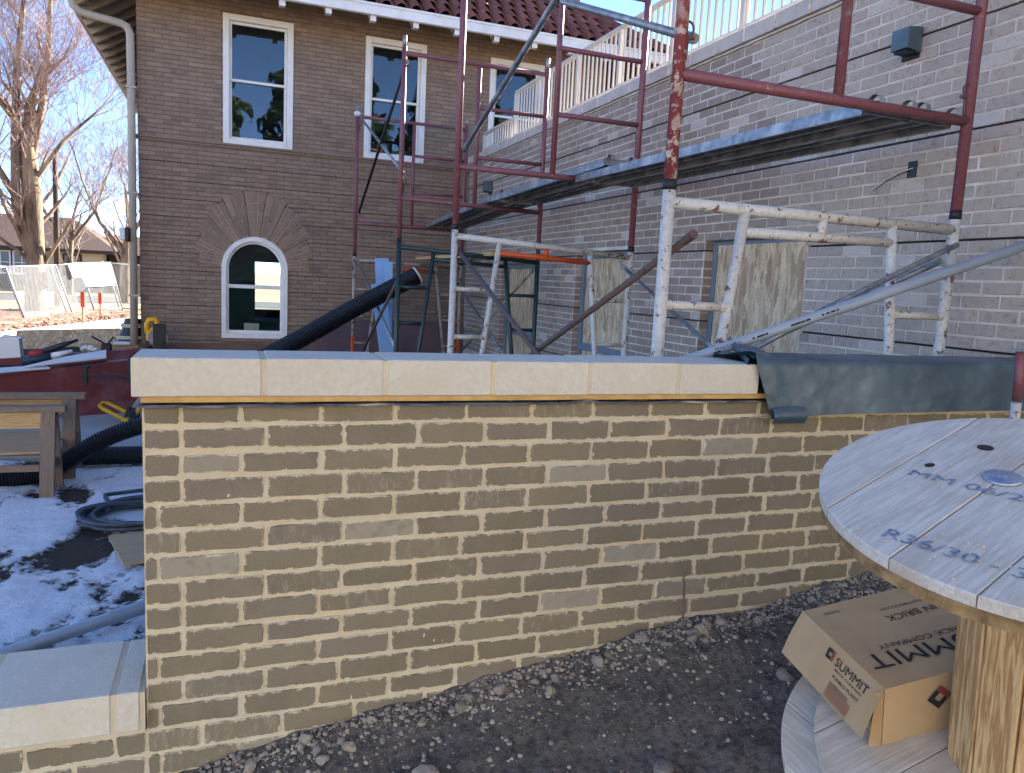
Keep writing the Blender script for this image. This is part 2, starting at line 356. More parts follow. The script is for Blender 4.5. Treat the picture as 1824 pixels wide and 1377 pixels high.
T['siding'] = pm('dark_brown_siding', lin(74, 58, 50), lin(62, 48, 42), 5, .8, .1)
T['creamwall'] = pm('cream_wall', lin(206, 186, 150), lin(190, 170, 136), 3, .85, .1)
T['fence'] = pm('galvanised_fence', lin(172, 172, 168), lin(152, 152, 148), 9, .5, 0, metal=.2)
T['needle'] = pm('evergreen_needles', lin(52, 66, 44), lin(36, 48, 34), 4, .8, 0)

# ================================================================== GROUND
def gz(x, y):
    return -1.272+.154*max(-2.5, min(x, 3.4))+.11*(max(y, -1.6)-2)
def ground_mats():
    m, nt, bs = base('dark_gravel_dirt'); v = coords(nt, 'World')
    n1 = noi(nt, v, 3., 6.); n2 = noi(nt, v, 45., 7., .7); n3 = noi(nt, v, 260., 4., .7)
    col = mixc(nt, rng(nt, n1, .35, .65), lin(126, 119, 112), lin(148, 139, 128)); col = mixc(nt, rng(nt, n2, .42, .62), col, lin(92, 87, 83))
    vo = nd(nt, 'ShaderNodeTexVoronoi', {'Vector': v, 'Scale': 95.}); sp = nd(nt, 'ShaderNodeSeparateColor', {0: vo.outputs['Color']})
    gr = mth(nt, 'MULTIPLY', rng(nt, vo.outputs['Distance'], .38, .3), rng(nt, sp.outputs[0], .6, .7))
    col = mixc(nt, gr, col, mixc(nt, sp.outputs[1], lin(98, 95, 94), lin(172, 164, 152)))
    nt.links.new(col, bs.inputs['Base Color']); bs.inputs['Roughness'].default_value = .95; bs.inputs['Specular IOR Level'].default_value = .15
    bump(nt, bs, mth(nt, 'ADD', mth(nt, 'ADD', n2, n3), gr), .9, .012); T['dirt'] = m
    m, nt, bs = base('snowy_mud'); v = coords(nt, 'World')
    at = nd(nt, 'ShaderNodeAttribute', attribute_name='snow').outputs['Fac']
    n1 = noi(nt, v, 26., 8., .65); n2 = noi(nt, v, 90., 5.); s = rng(nt, mth(nt, 'ADD', at, mth(nt, 'MULTIPLY', mth(nt, 'SUBTRACT', n1, .5), .9)), .44, .58)
    mud = mixc(nt, rng(nt, n2, .35, .65), lin(84, 74, 64), lin(56, 50, 46)); sn = mixc(nt, rng(nt, n1, .3, .6), lin(242, 243, 244), lin(222, 225, 228))
    nt.links.new(mixc(nt, s, mud, sn), bs.inputs['Base Color']); bs.inputs['Roughness'].default_value = .85; bs.inputs['Specular IOR Level'].default_value = .2
    bump(nt, bs, mth(nt, 'ADD', mth(nt, 'MULTIPLY', s, 1.5), mth(nt, 'ADD', n1, n2)), .8, .014); T['snow'] = m
    m, nt, bs = base('mulch'); v = coords(nt, 'World')
    vo = nd(nt, 'ShaderNodeTexVoronoi', {'Vector': v, 'Scale': 16.}); sp = nd(nt, 'ShaderNodeSeparateColor', {0: vo.outputs['Color']})
    col = mixc(nt, sp.outputs[0], lin(150, 88, 66), lin(96, 62, 50)); col = mixc(nt, rng(nt, sp.outputs[1], .8, .9), col, lin(196, 170, 140)); col = mixc(nt, rng(nt, noi(nt, v, 1.3, 5.), .5, .65), col, lin(176, 150, 116))
    nt.links.new(col, bs.inputs['Base Color']); bs.inputs['Roughness'].default_value = .95; bump(nt, bs, sp.outputs[2], 1., .03); T['mulch'] = m
    T['earth'] = pm('straw_ground', lin(176, 152, 118), lin(140, 118, 90), .8, .95, .6, 12, .02, kind='World', c3=lin(120, 104, 80), s3=.25)
    T['asphalt'] = pm('asphalt_road', lin(84, 82, 82), lin(70, 68, 68), 2., .9, .3, 60, .004, kind='World')
    T['soil'] = pm('dark_soil', lin(70, 58, 50), lin(48, 40, 36), 9, .95, 1., 30, .02, kind='World')
ground_mats()
# one wide sheet that reaches the horizon, with the dug-out yard left open in it
HOLE = [(-6.8, 8.6), (-4.75, 14.5), (-4.12, 16.6), (-2.45, 22.2), (-1.2, 26.5), (12, 26.5), (12, -1.6), (-6.8, -1.6)]
OUT = [(-600, 100), (-600, 300), (-600, 500), (-300, 800), (0, 900), (800, 900), (800, -600), (-600, -600)]
mb = MB(); mb.add([(x, y, -1.5) for x, y in HOLE]+[(x, y, -1.5) for x, y in OUT], [(i, 8+i, 8+(i+1) % 8, (i+1) % 8) for i in range(8)])
struct(mb.build('ground', T['earth']))
# near bank of dark gravelly dirt in front of the wall
def near_z(x, y):
    h = gz(x, y)+.030*fb(x, y, 1.1)+.016*fb(x, y, 4.)+.009*noise.noise(Vector((x*14, y*14, 0)))+.007*noise.noise(Vector((x*32, y*32, 5)))
    return h+.035*math.exp(-max(0, 2-y)/.08)*(.6+.8*noise.noise(Vector((x*5, 3, 0))))-.02
mb = MB(); NX, NY = 250, 170
mb.grid(lambda i, j: (lambda x, y: (x, y, near_z(x, y)))(-2.6+5.9*i/NX, -1.6+3.75*j/NY), NX, NY)
struct(mb.build('dirt_ground', T['dirt'], smooth=True))
# the lower yard behind the wall, snow lying in patches
def snow_f(x, y):
    s = .5+.75*noise.fractal(Vector((x*2.1, y*1.1, 4.)), .7, 2., 6)
    if x > .6 or y > 7.4: s -= .5
    s += .075
    s += .16*math.exp(-((x+.9)**2+(y-5.2)**2)/1.1)
    return s
XS = [-6.8+i*.14 for i in range(28)]+[-2.9+i*.024 for i in range(150)]+[.72+i*.2 for i in range(60)]
YS = [2.05+i*.026 for i in range(235)]+[8.2+i*.35 for i in range(58)]
def yard_z(x, y):
    s = snow_f(x, y); return -1.72+.015*fb(x, y, 1.3)+.022*max(0, min(1, (s-.4)*4))+.010*noise.noise(Vector((x*9, y*9, 2)))
mb = MB(); ny = len(YS)
mb.add([(x, y, yard_z(x, y)) for x in XS for y in YS], [(i*ny+j, (i+1)*ny+j, (i+1)*ny+j+1, i*ny+j+1) for i in range(len(XS)-1) for j in range(ny-1)])
yo = mb.build('yard_ground', T['snow'], smooth=True); struct(yo)
at = yo.data.attributes.new('snow', 'FLOAT', 'POINT'); at.data.foreach_set('value', [snow_f(x, y) for x in XS for y in YS])
# concrete floor slab beyond the trestles, raised kerb and mulch bed, road
mb = MB()
mb.add([(-4.5, 7.35, -1.672), (-.2, 7.45, -1.672), (-.2, 11., -1.672), (-4.5, 11., -1.672), (-4.5, 7.35, -1.76), (-.2, 7.45, -1.76)], [(0, 1, 2, 3), (0, 4, 5, 1)])
struct(mb.build('concrete_floor', T['conc']))
def off_line(pts, d):
    out = []
    for i, p in enumerate(pts):
        q0, q1 = Vector(pts[max(i-1, 0)]), Vector(pts[min(i+1, len(pts)-1)]); t = (q1-q0).normalized(); out.append((p[0]-t.y*d, p[1]+t.x*d))
    return out
K = [(-6.8, 8.6), (-5.6, 12.2), (-4.75, 14.5), (-4.12, 16.6), (-3.3, 19.4), (-2.45, 22.2), (-1.9, 24.2), (-1.2, 26.5)]
K2 = off_line(K, .55); n = len(K)
mb = MB(); mb.add([(x, y, -1.44) for x, y in K]+[(x, y, -1.44) for x, y in K2]+[(x, y, -1.75) for x, y in K]+[(x, y, -1.51) for x, y in K2],
       [(i, i+1, n+i+1, n+i) for i in range(n-1)]+[(i+1, i, 2*n+i, 2*n+i+1) for i in range(n-1)]+[(n+i, n+i+1, 3*n+i+1, 3*n+i) for i in range(n-1)])
struct(mb.build('kerb', T['kerb']))
K3 = off_line(K, 4.6)
mb = MB(); NU = 60
def mul(i, j):
    t = i/NU*(n-1); k = min(int(t), n-2); u = t-k; s_ = j/14
    p = Vector(K2[k]).lerp(Vector(K2[k+1]), u).lerp(Vector(K3[k]).lerp(Vector(K3[k+1]), u), s_)
    return (p.x, p.y, -1.47+.05*fb(p.x, p.y, 1.7)+.02*noise.noise(Vector((p.x*6, p.y*6, 0)))+.05*math.sin(s_*3.14))
mb.grid(mul, NU, 14); struct(mb.build('mulch_bed', T['mulch'], smooth=True))
mb = MB()
for i in range(2600):
    t = random.random()*(n-1); k = min(int(t), n-2); u = t-k
    p = Vector(K2[k]).lerp(Vector(K2[k+1]), u).lerp(Vector(K3[k]).lerp(Vector(K3[k+1]), u), random.random()**1.3)
    mb.box((p.x, p.y, -1.455+.05*fb(p.x, p.y, 1.7)), (.05+.09*random.random(), .02, .012), Euler((random.random(), random.random(), random.random()*6)).to_matrix())
tag(mb.build('mulch', T['mulch']), 'reddish bark mulch strewn along the sunlit kerb', 'mulch', kind='stuff')
mb = MB(); mb.add([(-120, 31, -1.492), (120, 36, -1.492), (120, 43, -1.492), (-120, 38, -1.492)], [(0, 1, 2, 3)])
struct(mb.build('road', T['asphalt']))

# pebbles on the near bank: the mass as stuff, the larger lumps one by one
PALE = pm('pale_rubble', lin(176, 166, 150), lin(134, 125, 114), 14, .95, .6, 50, .006, rv=.25)
GREY = pm('grey_gravel', lin(126, 120, 116), lin(92, 88, 86), 14, .95, .5, 50, .005, rv=.3)
def scatter(nn, rmin, rmax, yb, seed):
    random.seed(seed); mb = MB()
    for i in range(nn):
        x = -.9+3.6*random.random()
        y = 2-.004-abs(random.gauss(0, yb*(1 if random.random() < .7 else 3))) if random.random() < .72 else -.1+2.1*random.random()
        if y < -.2: continue
        r = rmin+(rmax-rmin)*random.random()**3
        mb.stone((x, y, near_z(x, y)+r*.25), r, .75)
    return mb
tag(scatter(7500, .0016, .009, .06, 3).build('pale_gravel', PALE), 'pale crushed stone crumbs strewn over the dark dirt', 'gravel', kind='stuff')
tag(scatter(9000, .0014, .005, .6, 4).build('gravel', GREY), 'small grey gravel in the dark dirt bank', 'gravel', kind='stuff')
random.seed(21)
def rock_mesh(seed):
    random.seed(seed); mb = MB(); ph = Vector((seed*3.1, seed*1.7, 0)); vs = []
    for q in ICO2[0]:
        k = 1+.5*noise.noise(q*1.1+ph)+.22*noise.noise(q*2.9+ph); vs.append(Vector((q.x*k, q.y*k*.85, q.z*k*.66)))
    mb.add(vs, ICO2[1]); return mb.mesh('rubble_stone')
RM = [rock_mesh(i) for i in range(7)]
for m_ in RM: m_.materials.append(PALE)
RG = [rock_mesh(i+20) for i in range(4)]
for m_ in RG: m_.materials.append(GREY)
random.seed(5)
for i in range(58):
    x = -.15+2.2*random.random(); y = 1.985-.02-abs(random.gauss(0, .045)); r = .008+.014*random.random()**1.5
    o = mobj('rubble_stone', RM[i % 7], None, None, (x, y, near_z(x, y)+r*.3), (random.random(), random.random(), random.random()*6)); o.scale = (r, r, r)
    tag(o, 'pale lump of rubble lying along the foot of the brick wall', 'stone', 'pale rubble along the wall foot')
for (x, y, r, k, lb) in ((.47, 1.72, .036, 0, 'big pale lump of rubble out on the dark dirt slope'), (1.02, 1.50, .030, 1, 'flat cream stone lying alone on the dark dirt'),
        (.31, 1.42, .030, 2, 'knobbly pale mortar clod beside a smaller grey lump'), (.30, 1.30, .026, 3, 'small pale clod below the knobbly mortar clod'),
        (1.20, 1.23, .020, 4, 'round beige stone in the gravel beside the reel'), (1.52, 1.66, .022, 5, 'pale angular stone on the dirt behind the carton')):
    o = mobj('rubble_stone', RM[k], None, None, (x, y, near_z(x, y)+r*.35), (.3, .2, k)); o.scale = (r*1.2, r, r); tag(o, lb, 'stone')
BRN = pm('brown_stone', lin(150, 118, 92), lin(120, 92, 72), 12, .95, .6, 40, .006)
me = rock_mesh(44); me.materials.append(BRN)
x, y = 1.015, .985; o = mobj('stone', me, None, None, (x, y, near_z(x, y)+.012), (.2, .1, .5)); o.scale = (.034,)*3; tag(o, 'brown squarish stone on the gravel near the wooden reel', 'stone')
random.seed(11)
for i in range(16):
    x = .2+1.2*random.random(); y = .75+.9*random.random(); r = .010+.010*random.random()
    o = mobj('stone', RG[i % 4], None, None, (x, y, near_z(x, y)+r*.3), (random.random(), 0, random.random()*6)); o.scale = (r, r, r)
    tag(o, 'small dark grey stone lying loose on the dirt slope', 'stone', 'loose grey stones on the dirt')
mb = MB(); mb.tube([(1.337, 1.93, -1.02), (1.330, 1.925, -.90), (1.321, 1.92, -.875), (1.338, 1.92, -.850)], [.004, .0035, .003, .002], 6); mb.tube([(1.338, 1.92, -.850), (1.352, 1.915, -.868)], .0018, 5); mb.tube([(1.338, 1.92, -.85), (1.341, 1.92, -.838)], .0015, 5)
tag(mb.build('twig', T['bark']), 'dry forked twig standing in the dirt against the brick wall', 'twig')

# ================================================================== NEAR BRICK WALL
WY = 2.0
def brick_mesh(L, H, D, seed, jit=.0022):
    """brick with worn, slightly rounded front arrises; front faces -Y, origin in the centre of the front"""
    random.seed(seed); hx, hz = L/2, H/2; pts = []
    c = .006
    for (sx, sz) in ((-1, -1), (1, -1), (1, 1), (-1, 1)):
        if sx*sz > 0: pts += [(sx*(hx), sz*(hz-c)), (sx*(hx-c), sz*hz)]
        else: pts += [(sx*(hx-c), sz*hz), (sx*hx, sz*(hz-c))]
        if (sx, sz) == (-1, -1): pts += [(-hx*.3, -hz), (hx*.35, -hz)]
        if (sx, sz) == (1, 1): pts += [(hx*.3, hz), (-hx*.35, hz)]
    n = len(pts); J = lambda: random.uniform(-jit, jit)
    o = [(p[0]+J(), p[1]+J()) for p in pts]
    vs = [(x*.976, -.0005+random.uniform(-.0008, .0008), z*.93) for x, z in o]+[(x, .005, z) for x, z in o]+[(x, D, z) for x, z in o]
    fs = [tuple(range(n))]+[(i, n+i, n+(i+1) % n, (i+1) % n) for i in range(n)]+[(n+i, 2*n+i, 2*n+(i+1) % n, n+(i+1) % n) for i in range(n)]
    return MB().add(vs, fs).mesh('brick')
BM = {}
def near_brick(parent, x0, x1, zc, y=WY, H=.0570):
    L = round(x1-x0-.0088, 3); key = (L, random.randint(0, 8) if L > .15 else random.randint(0, 2))
    if key not in BM:
        BM[key] = brick_mesh(L, H, .06, hash(key) % 9999); BM[key].materials.append(T['brick'])
    st = random.getstate()
    o = mobj('brick', BM[key], None, parent, ((x0+x1)/2, y+random.uniform(-.0012, .0015), zc+random.uniform(-.001, .001)), (0, random.uniform(-.008, .008), random.uniform(-.006, .006)))
    return o
wall = empty('brick_wall', (1.5, 2.1, -1.3), 'low brown brick wall with pale stone coping and sandy mortar', 'wall')
random.seed(31)
PITCH, CO = .197, .066
for k in range(15):
    zc = -.3835-CO*k+.033; odd = k % 2 == 1
    xs = []
    if k <= 12:
        ph = .0895 if odd else .030
        xs = [-.197, -.110 if (odd or k in (0, 2, 8)) else -.166]
        if odd: xs.append(ph)
        else: xs.append(.030)
        x = xs[-1]
    elif k == 13: xs = [-.197, -.068, .134]; x = .134
    else: xs = [-.197, -.165, .022]; x = .022
    while x < 3.28: x += PITCH; xs.append(x+random.uniform(-.0025, .0025))
    if k == 0: zc -= .004
    for i in range(len(xs)-1):
        if zc+.03 < gz(xs[i]+.1, 2)-.075: continue
        if xs[i] > 3.2: continue
        near_brick(wall, xs[i], xs[i+1], zc, H=.049 if k == 0 else .0570)
# mortar bed: a lumpy sheet just behind the brick faces
mb = MB(); NX, NZ = 560, 155; X0, X1, Z0, Z1 = -.1965, 3.33, -1.42, -.331
def mort(i, j):
    x = X0+(X1-X0)*i/NX; z = Z0+(Z1-Z0)*j/NZ
    d = .0042+.0042*noise.noise(Vector((x*22, z*22, 3)))+.0030*noise.noise(Vector((x*70, z*70, 8)))+.0012*noise.noise(Vector((x*190, z*190, 1)))
    return (x, WY+max(.0008, d), z)
mb.grid(mort, NX, NZ); mb.build('mortar', T['mortar'], wall, True)
mb = MB(); mb.lim((-.197, WY+.012, -1.75), (3.34, 2.17, -.331)); mb.lim((-.1965, 2.0105, -1.75), (-.190, 2.172, -.332)); mb.build('core', T['mortar_grey'], wall)
# end face bricks (left return)
random.seed(9)
CX = [-.2172, .0827, .3881, .6899, .9888, 1.2875, 1.59]
def rough_block(lo, hi, e, parent, name='coping_stone', mat='lime'):
    mb = MB(); mb.bbox(lo, hi, e); o = mb.build(name, T[mat], parent); return o
for i in range(len(CX)-1):
    gp = .0065
    rough_block((CX[i]+(gp if i else 0), 1.98+random.uniform(-.002, .002), -.309+random.uniform(-.001, .001)), (CX[i+1]-gp, 2.197, -.2135+random.uniform(-.0012, .0012)), .003, wall)
    if i: mb = MB(); mb.bbox((CX[i]-.0072, 1.9835, -.3075), (CX[i]+.0072, 2.1955, -.2158), .0005); mb.build('coping_joint', T['mortar'], wall)
mb = MB(); mb.lim((-.198, 1.991, -.3245), (1.72, 2.18, -.3085)); mb.build('bed_mortar', pm('yellow_mortar', lin(206, 172, 112), lin(186, 152, 98), 20, .9, .5, 150, .003), wall)
mb = MB()
def fl(i, j):
    x = -.214+1.86*i/120; wv = .0022*noise.noise(Vector((x*9, 0, 0)))+.0012*noise.noise(Vector((x*31, 0, 0))); kink = .007*math.exp(-((x-.98)/.03)**2)
    return [(x, 2.1, -.3285), (x, 1.972+wv, -.329+wv+kink), (x, 1.970+wv, -.3335+wv+kink), (x, 2.1, -.331)][j]
mb.grid(fl, 120, 3); mb.build('flashing', T['flash'], wall)

# black membrane draped over the unfinished end of the wall
mb = MB(); NU, NV = 150, 60
def memb(i, j):
    u, s_ = i/NU, j/NV
    # profile: back bottom -> back top -> front top -> front bottom (arc length)
    L = [.16, .265, .165]; t = s_*sum(L)
    xl = 1.56+.06*u
    if t < L[0]: y, z, hang = 2.235, -.205-.16+t, 0
    elif t < L[0]+L[1]: y, z, hang = 2.235-(t-L[0]), -.205+.004, 0
    else: q = t-L[0]-L[1]; y, z, hang = 1.966-.012*(q/.165), -.205-q*(1+.10*math.exp(-u*9)), q
    x0 = 1.555+hang*.42+(.03 if t < L[0]+.05 else 0)
    x = x0+(3.335-x0)*u
    r = .007*noise.noise(Vector((x*6, t*7, 0)))+.004*noise.noise(Vector((x*17, t*22, 4)))
    if hang: y += -abs(r)*1.2-.002; z += .004*noise.noise(Vector((x*3, 0, 9)))
    else: z += abs(r)*.9 if t > L[0] else 0; y += 0 if t > L[0] else abs(r)
    e = math.exp(-u*26)
    if L[0]+.02 < t < L[0]+L[1]: z += .012*e*(1+math.sin(t*20))
    return (x, y, z+(.0 if hang else .002))
mb.grid(memb, NU, NV)
mem = tag(mb.build('membrane_sheet', T['membrane'], None, True), 'black rubber membrane draped over the unfinished end of the brick wall', 'membrane')
mb = MB()   # curled left edge and turned-up hem
pts = []
for i in range(15):
    t = i/14; pts.append(Vector((1.775-.235*t, 2.41-.43*t, -.172-.036*t)))
NR = 22
def curl(i, j):
    t = i/14; p = pts[i]; an = j/NR*1.7*math.pi-.6; rr = .015*(1-.45*t)+.002
    return (p.x+rr*math.cos(an)*.8, p.y+rr*math.cos(an)*.5, p.z+rr*math.sin(an))
mb.grid(curl, 14, NR); mb.build('curled_edge', T['membrane'], mem, True)
mb = MB()
def flap(i, j):
    u, v_ = i/16, j/8; x = 1.618+.125*u; z = -.352-.046*v_+.010*math.sin(u*2.4)*(1-v_); return (x, 1.944-.012*math.sin(v_*3.1)-.006*u, z)
mb.grid(flap, 16, 8); mb.build('turned_hem', T['membrane'], mem, True)
# left-hand triangle that falls from the curled corner
mb = MB()
def tri_(i, j):
    u, v_ = i/20, j/14; p0 = Vector((1.545, 1.975, -.200)).lerp(Vector((1.78, 2.40, -.175)), u); p1 = Vector((1.64, 2.0, -.198)).lerp(Vector((1.80, 2.22, -.200)), u); p = p0.lerp(p1, v_); p.z += .014*math.sin(u*3.1)*math.sin(v_*3.1)+.006; return p
mb.grid(tri_, 20, 14); mb.build('lifted_corner', T['membrane'], mem, True)

# ---- low wall with coping at the left
low = empty('low_brick_wall', (-.8, 2.1, -1.5), 'knee-high brick wall with broad pale coping joining the taller wall', 'wall')
random.seed(17)
for k in range(13, 18):
    zc = -.3835-CO*k+.033
    ph = {0: -.2700, 1: -.1650}[0 if k % 2 == 1 else 1]; x = -.198
    e = [x]; x = ph if ph < -.2 else ph-PITCH
    while x > -2.0: e.append(x); x -= PITCH
    for i in range(len(e)-1):
        if e[i]-e[i+1] > .03: near_brick(low, e[i+1], e[i], zc)
mb = MB(); X0, X1, Z0, Z1 = -1.9, -.1965, -1.55, -1.172; NX, NZ = 230, 55; mb.grid(mort, NX, NZ); mb.build('mortar', T['mortar'], low, True)
mb = MB(); mb.lim((-1.95, WY+.012, -1.75), (-.1975, 2.26, -1.172)); mb.build('core', T['mortar_grey'], low)
LX = [-1.46, -1.163, -.866, -.569, -.269, -.2035]
for i in range(5):
    rough_block((LX[i]+.007, 1.98, -1.160), (LX[i+1]-.007, 2.285, -1.056), .003, low)
    if i: mb = MB(); mb.bbox((LX[i]-.0075, 1.984, -1.158), (LX[i]+.0075, 2.283, -1.0582), .0005); mb.build('coping_joint', T['mortar'], low)
mb = MB(); mb.lim((-.2105, 1.985, -1.158), (-.1985, 2.28, -1.060)); mb.build('coping_joint', T['mortar'], low)
mb = MB(); mb.lim((-1.9, 1.990, -1.1725), (-.199, 2.26, -1.1595)); mb.build('bed_mortar', T['mortar'], low)

# ================================================================== CABLE REEL
RN = Vector((-.19994, -.10897, .97373)); RU = Vector((.97956, 0, .20114)); RV = Vector((-.02192, .99405, .10674))
RC = Vector((1.52692, .98294, -.3599)); RR = .437; HT = .70
reel = bpy.data.objects.new('cable_reel', None); COL.objects.link(reel); reel.empty_display_size = .1
reel.matrix_world = basis(RC-RN*HT, RU, RV, RN)
tag(reel, 'large weathered wooden cable reel standing on end with blue stencilled numbers', 'cable reel')
PHI = math.atan2(.262, .965)
def strip(o0, o1, R, z0, z1, name, mat, parent, phi=PHI, gap=.0012, e=.002):
    n = 14; oo = [o0+gap+(o1-o0-2*gap)*i/n for i in range(n+1)]
    rr = [math.sqrt(max(0, R*R-o*o)) for o in oo]
    poly = [(r, o) for r, o in zip(rr, oo)]+[(-r, o) for r, o in reversed(list(zip(rr, oo)))]
    N = len(poly); c0 = sum(p[1] for p in poly)/N
    ins = [(p[0]-math.copysign(min(e*1.2, abs(p[0])), p[0]), c0+(p[1]-c0)*(1-e/(abs(o1-o0)/2))) for p in poly]
    mb = MB(); vs = [(p[0], p[1], z0) for p in poly]+[(p[0], p[1], z1-e) for p in poly]+[(p[0], p[1], z1) for p in ins]
    mb.add(vs, [tuple(range(N-1, -1, -1)), tuple(range(2*N, 3*N))]+[(i, (i+1) % N, N+(i+1) % N, N+i) for i in range(N)]+[(N+i, N+(i+1) % N, 2*N+(i+1) % N, 2*N+i) for i in range(N)])
    ob = mb.build(name, T[mat], parent); ob.matrix_local = Matrix.Rotation(phi, 4, 'Z'); return ob
ED = [-.436, -.335, -.19, -.041, .111, .291, .436]
for i in range(6):
    strip(ED[i], ED[i+1], RR, HT-.024, HT+random.uniform(-.001, .001), 'flange_board', 'reel', reel)
    strip(ED[i], ED[i+1], RR-.004, HT-.052, HT-.0245, 'flange_board', 'reeledge', reel, PHI+1.57, .0008)
    strip(ED[i], ED[i+1], RR, .030, .051, 'flange_board', 'reel', reel, .05)
    strip(ED[i], ED[i+1], RR+.075, .0, .028, 'flange_board', 'reel', reel, 1.62)
for k in range(12):
    th = 2*math.pi*(k+.35)/12; mb = MB(); wd = 2*.145*math.tan(math.pi/12)-.003
    mb.bbox((-wd/2, -.011, 0), (wd/2, .011, HT-.052-.0515), .002)
    ob = mb.build('stave', T['reelcore'], reel); ob.matrix_local = Matrix.Translation((.14*math.cos(th), .14*math.sin(th), .0512)) @ Matrix.Rotation(th+math.pi/2, 4, 'Z')
BLUEZ = pm('zinc_washer', lin(176, 188, 202), lin(140, 152, 170), 20, .35, .1, metal=.7)
for k in (0, 2, 3):
    th = math.pi/2*k; cx, cy = -.014*math.cos(th)-.108*math.sin(th), -.014*math.sin(th)+.108*math.cos(th)
    mb = MB(); prof = [(.0, .010), (.008, .010), (.0085, .005), (.014, .004), (.020, .0035), (.034, .0055), (.0365, .004), (.0365, .0005)]; NS = 28
    mb.grid(lambda i, j: (prof[j][0]*math.cos(2*math.pi*i/NS), prof[j][0]*math.sin(2*math.pi*i/NS), prof[j][1]), NS, len(prof)-1)
    ob = mb.build('washer', BLUEZ, reel, True); ob.matrix_local = Matrix.Translation((cx, cy, HT+.0005))
mb = MB(); NS = 20
mb.grid(lambda i, j: ([.0165, .0165, .013, .0][j]*math.cos(2*math.pi*i/NS), [.0165, .0165, .013, .0][j]*math.sin(2*math.pi*i/NS), [.0004, .0016, .0013, .0012][j]), NS, 3)
ob = mb.build('knot_hole', T['groove'], reel); ob.matrix_local = Matrix.Translation((.094, .233, HT))
ob = mobj('knot_hole', ob.data, None, reel); ob.matrix_local = Matrix.Translation((-.075, .232, HT)) @ Matrix.Diagonal((.75, .5, 1, 1))
TX = Vector((.34, -.94, 0)); TY = Vector((.94, .34, 0)); ZZ = Vector((0, 0, 1))
def text_fit(s, width, h, mat, name, M, parent, bold=0.):
    bold = 0.
    me = text_mesh(s, 1., bold=bold, ext=.0); xs = [q.co.x for q in me.vertices]; ys = [q.co.y for q in me.vertices]; x0, x1, y0, y1 = min(xs), max(xs), min(ys), max(ys)
    for q in me.vertices: q.co = Vector(((q.co.x-x0)/(x1-x0)*width, (q.co.y-max(y0, -.02))/(y1-max(y0, -.02))*h, 0))
    return place(me, name, mat, M, parent)
def on_reel(s, p, wdt, h):
    text_fit(s, wdt, h, T['blueink'], 'lettering', basis(Vector((p[0], p[1], HT+.0016)), TX, TY, ZZ), reel, .012)
on_reel('MM 06/24', (-.150, .222), .245, .032); on_reel('R36/30 - 32', (-.392, .058), .265, .036)
# crumbs of mortar on the reel top
tag(reel, None)
random.seed(3); CR = pm('mortar_crumb', lin(206, 192, 166), lin(186, 170, 146), 30, .95, .3)
mb = MB()
for i in range(120):
    if i < 60: th = random.uniform(2.9, 4.1); rr = random.uniform(.25, .43)
    else: th = random.uniform(1.2, 4.0); rr = .42*math.sqrt(random.random())
    p = RC+RU*rr*math.cos(th)+RV*rr*math.sin(th)+RN*.003; mb.stone(p, random.uniform(.001, .0032), .7)
tag(mb.build('mortar_crumbs', CR), 'pale mortar crumbs scattered over the top of the reel', 'crumbs', kind='stuff')

# ================================================================== CARTON OF THIN BRICK
b0 = RC-RN*(HT-.0515); ex2, ey2 = Vector((.991, -.132)), Vector((.160, .987))
BX = (RU*ex2.x+RV*ex2.y).normalized(); BY = (RU*ey2.x+RV*ey2.y).normalized(); BO = b0+RU*-.234+RV*.174
carton = bpy.data.objects.new('carton', None); COL.objects.link(carton); carton.matrix_world = basis(BO, BX, BY, RN)
tag(carton, 'torn cardboard carton of thin brick lying on the lower flange of the reel', 'carton')
LX_, LY_, LH = .40, .322, .158
def panel(name, P, nu, nv, mat='card'):
    mb = MB(); mb.grid(P, nu, nv); return mb.build(name, T[mat], carton, True)
def sag(u, v_): return -.006*math.sin(u*3.1)*math.sin(v_*3.1)+.0015*noise.noise(Vector((u*7, v_*7, 0)))
panel('top_panel', lambda i, j: (LX_*i/20, LY_*j/20, LH+sag(i/20, j/20)), 20, 20)
panel('side_panel', lambda i, j: (LX_*i/20, -.004*math.sin(i/20*3.1)*math.sin(j/8*3.1), LH*j/8), 20, 8)
panel('side_panel', lambda i, j: (LX_*(1-i/8), LY_, LH*j/8), 8, 8)
panel('end_panel', lambda i, j: (LX_, LY_*i/8, LH*j/8), 8, 8)
panel('end_panel', lambda i, j: (.003, LY_*(1-i/8), LH*j/8*.99), 8, 8, 'cardin')
panel('base_panel', lambda i, j: (LX_*(1-i/4), LY_*j/4, .001), 4, 4)
FO, FD = .058, .118
fl_ = lambda i, j: (-FO*j/8-.004*math.sin(j/8*3.1), LY_*(1-i/16)+(.012*(j/8)*(.5-i/16)), LH-FD*j/8)
panel('end_flap', fl_, 16, 8)
panel('dust_flap', lambda i, j: (-.030*i/4*(1-.5*j/6), .002+.006*i/4, LH*.93*j/6), 4, 6, 'cardin')
panel('dust_flap', lambda i, j: (-.045*i/4*(1-.6*j/6), LY_-.004, LH*.8*j/6), 4, 6, 'cardin')
def top_text(s, bx_start, bx_end, by_base, h, mat='ink', bold=0.):
    wv = bx_start-bx_end
    me_o = text_fit(s, wv, h, T[mat], 'lettering', basis(Vector((bx_start, by_base, LH+.0022)), Vector((-1, 0, 0)), Vector((0, -1, 0)), Vector((0, 0, 1))), carton, bold)
    for q in me_o.data.vertices:   # follow the sag of the lid
        X_, Y_ = bx_start-q.co.x, by_base-q.co.y; q.co.z += sag(X_/LX_, Y_/LY_)
top_text('SUMMIT', .362, .022, .112, .052, bold=.01); top_text('BRICK COMPANY', .325, .082, .138, .017); top_text('THIN BRICK', .368, .176, .232, .022, bold=.012)
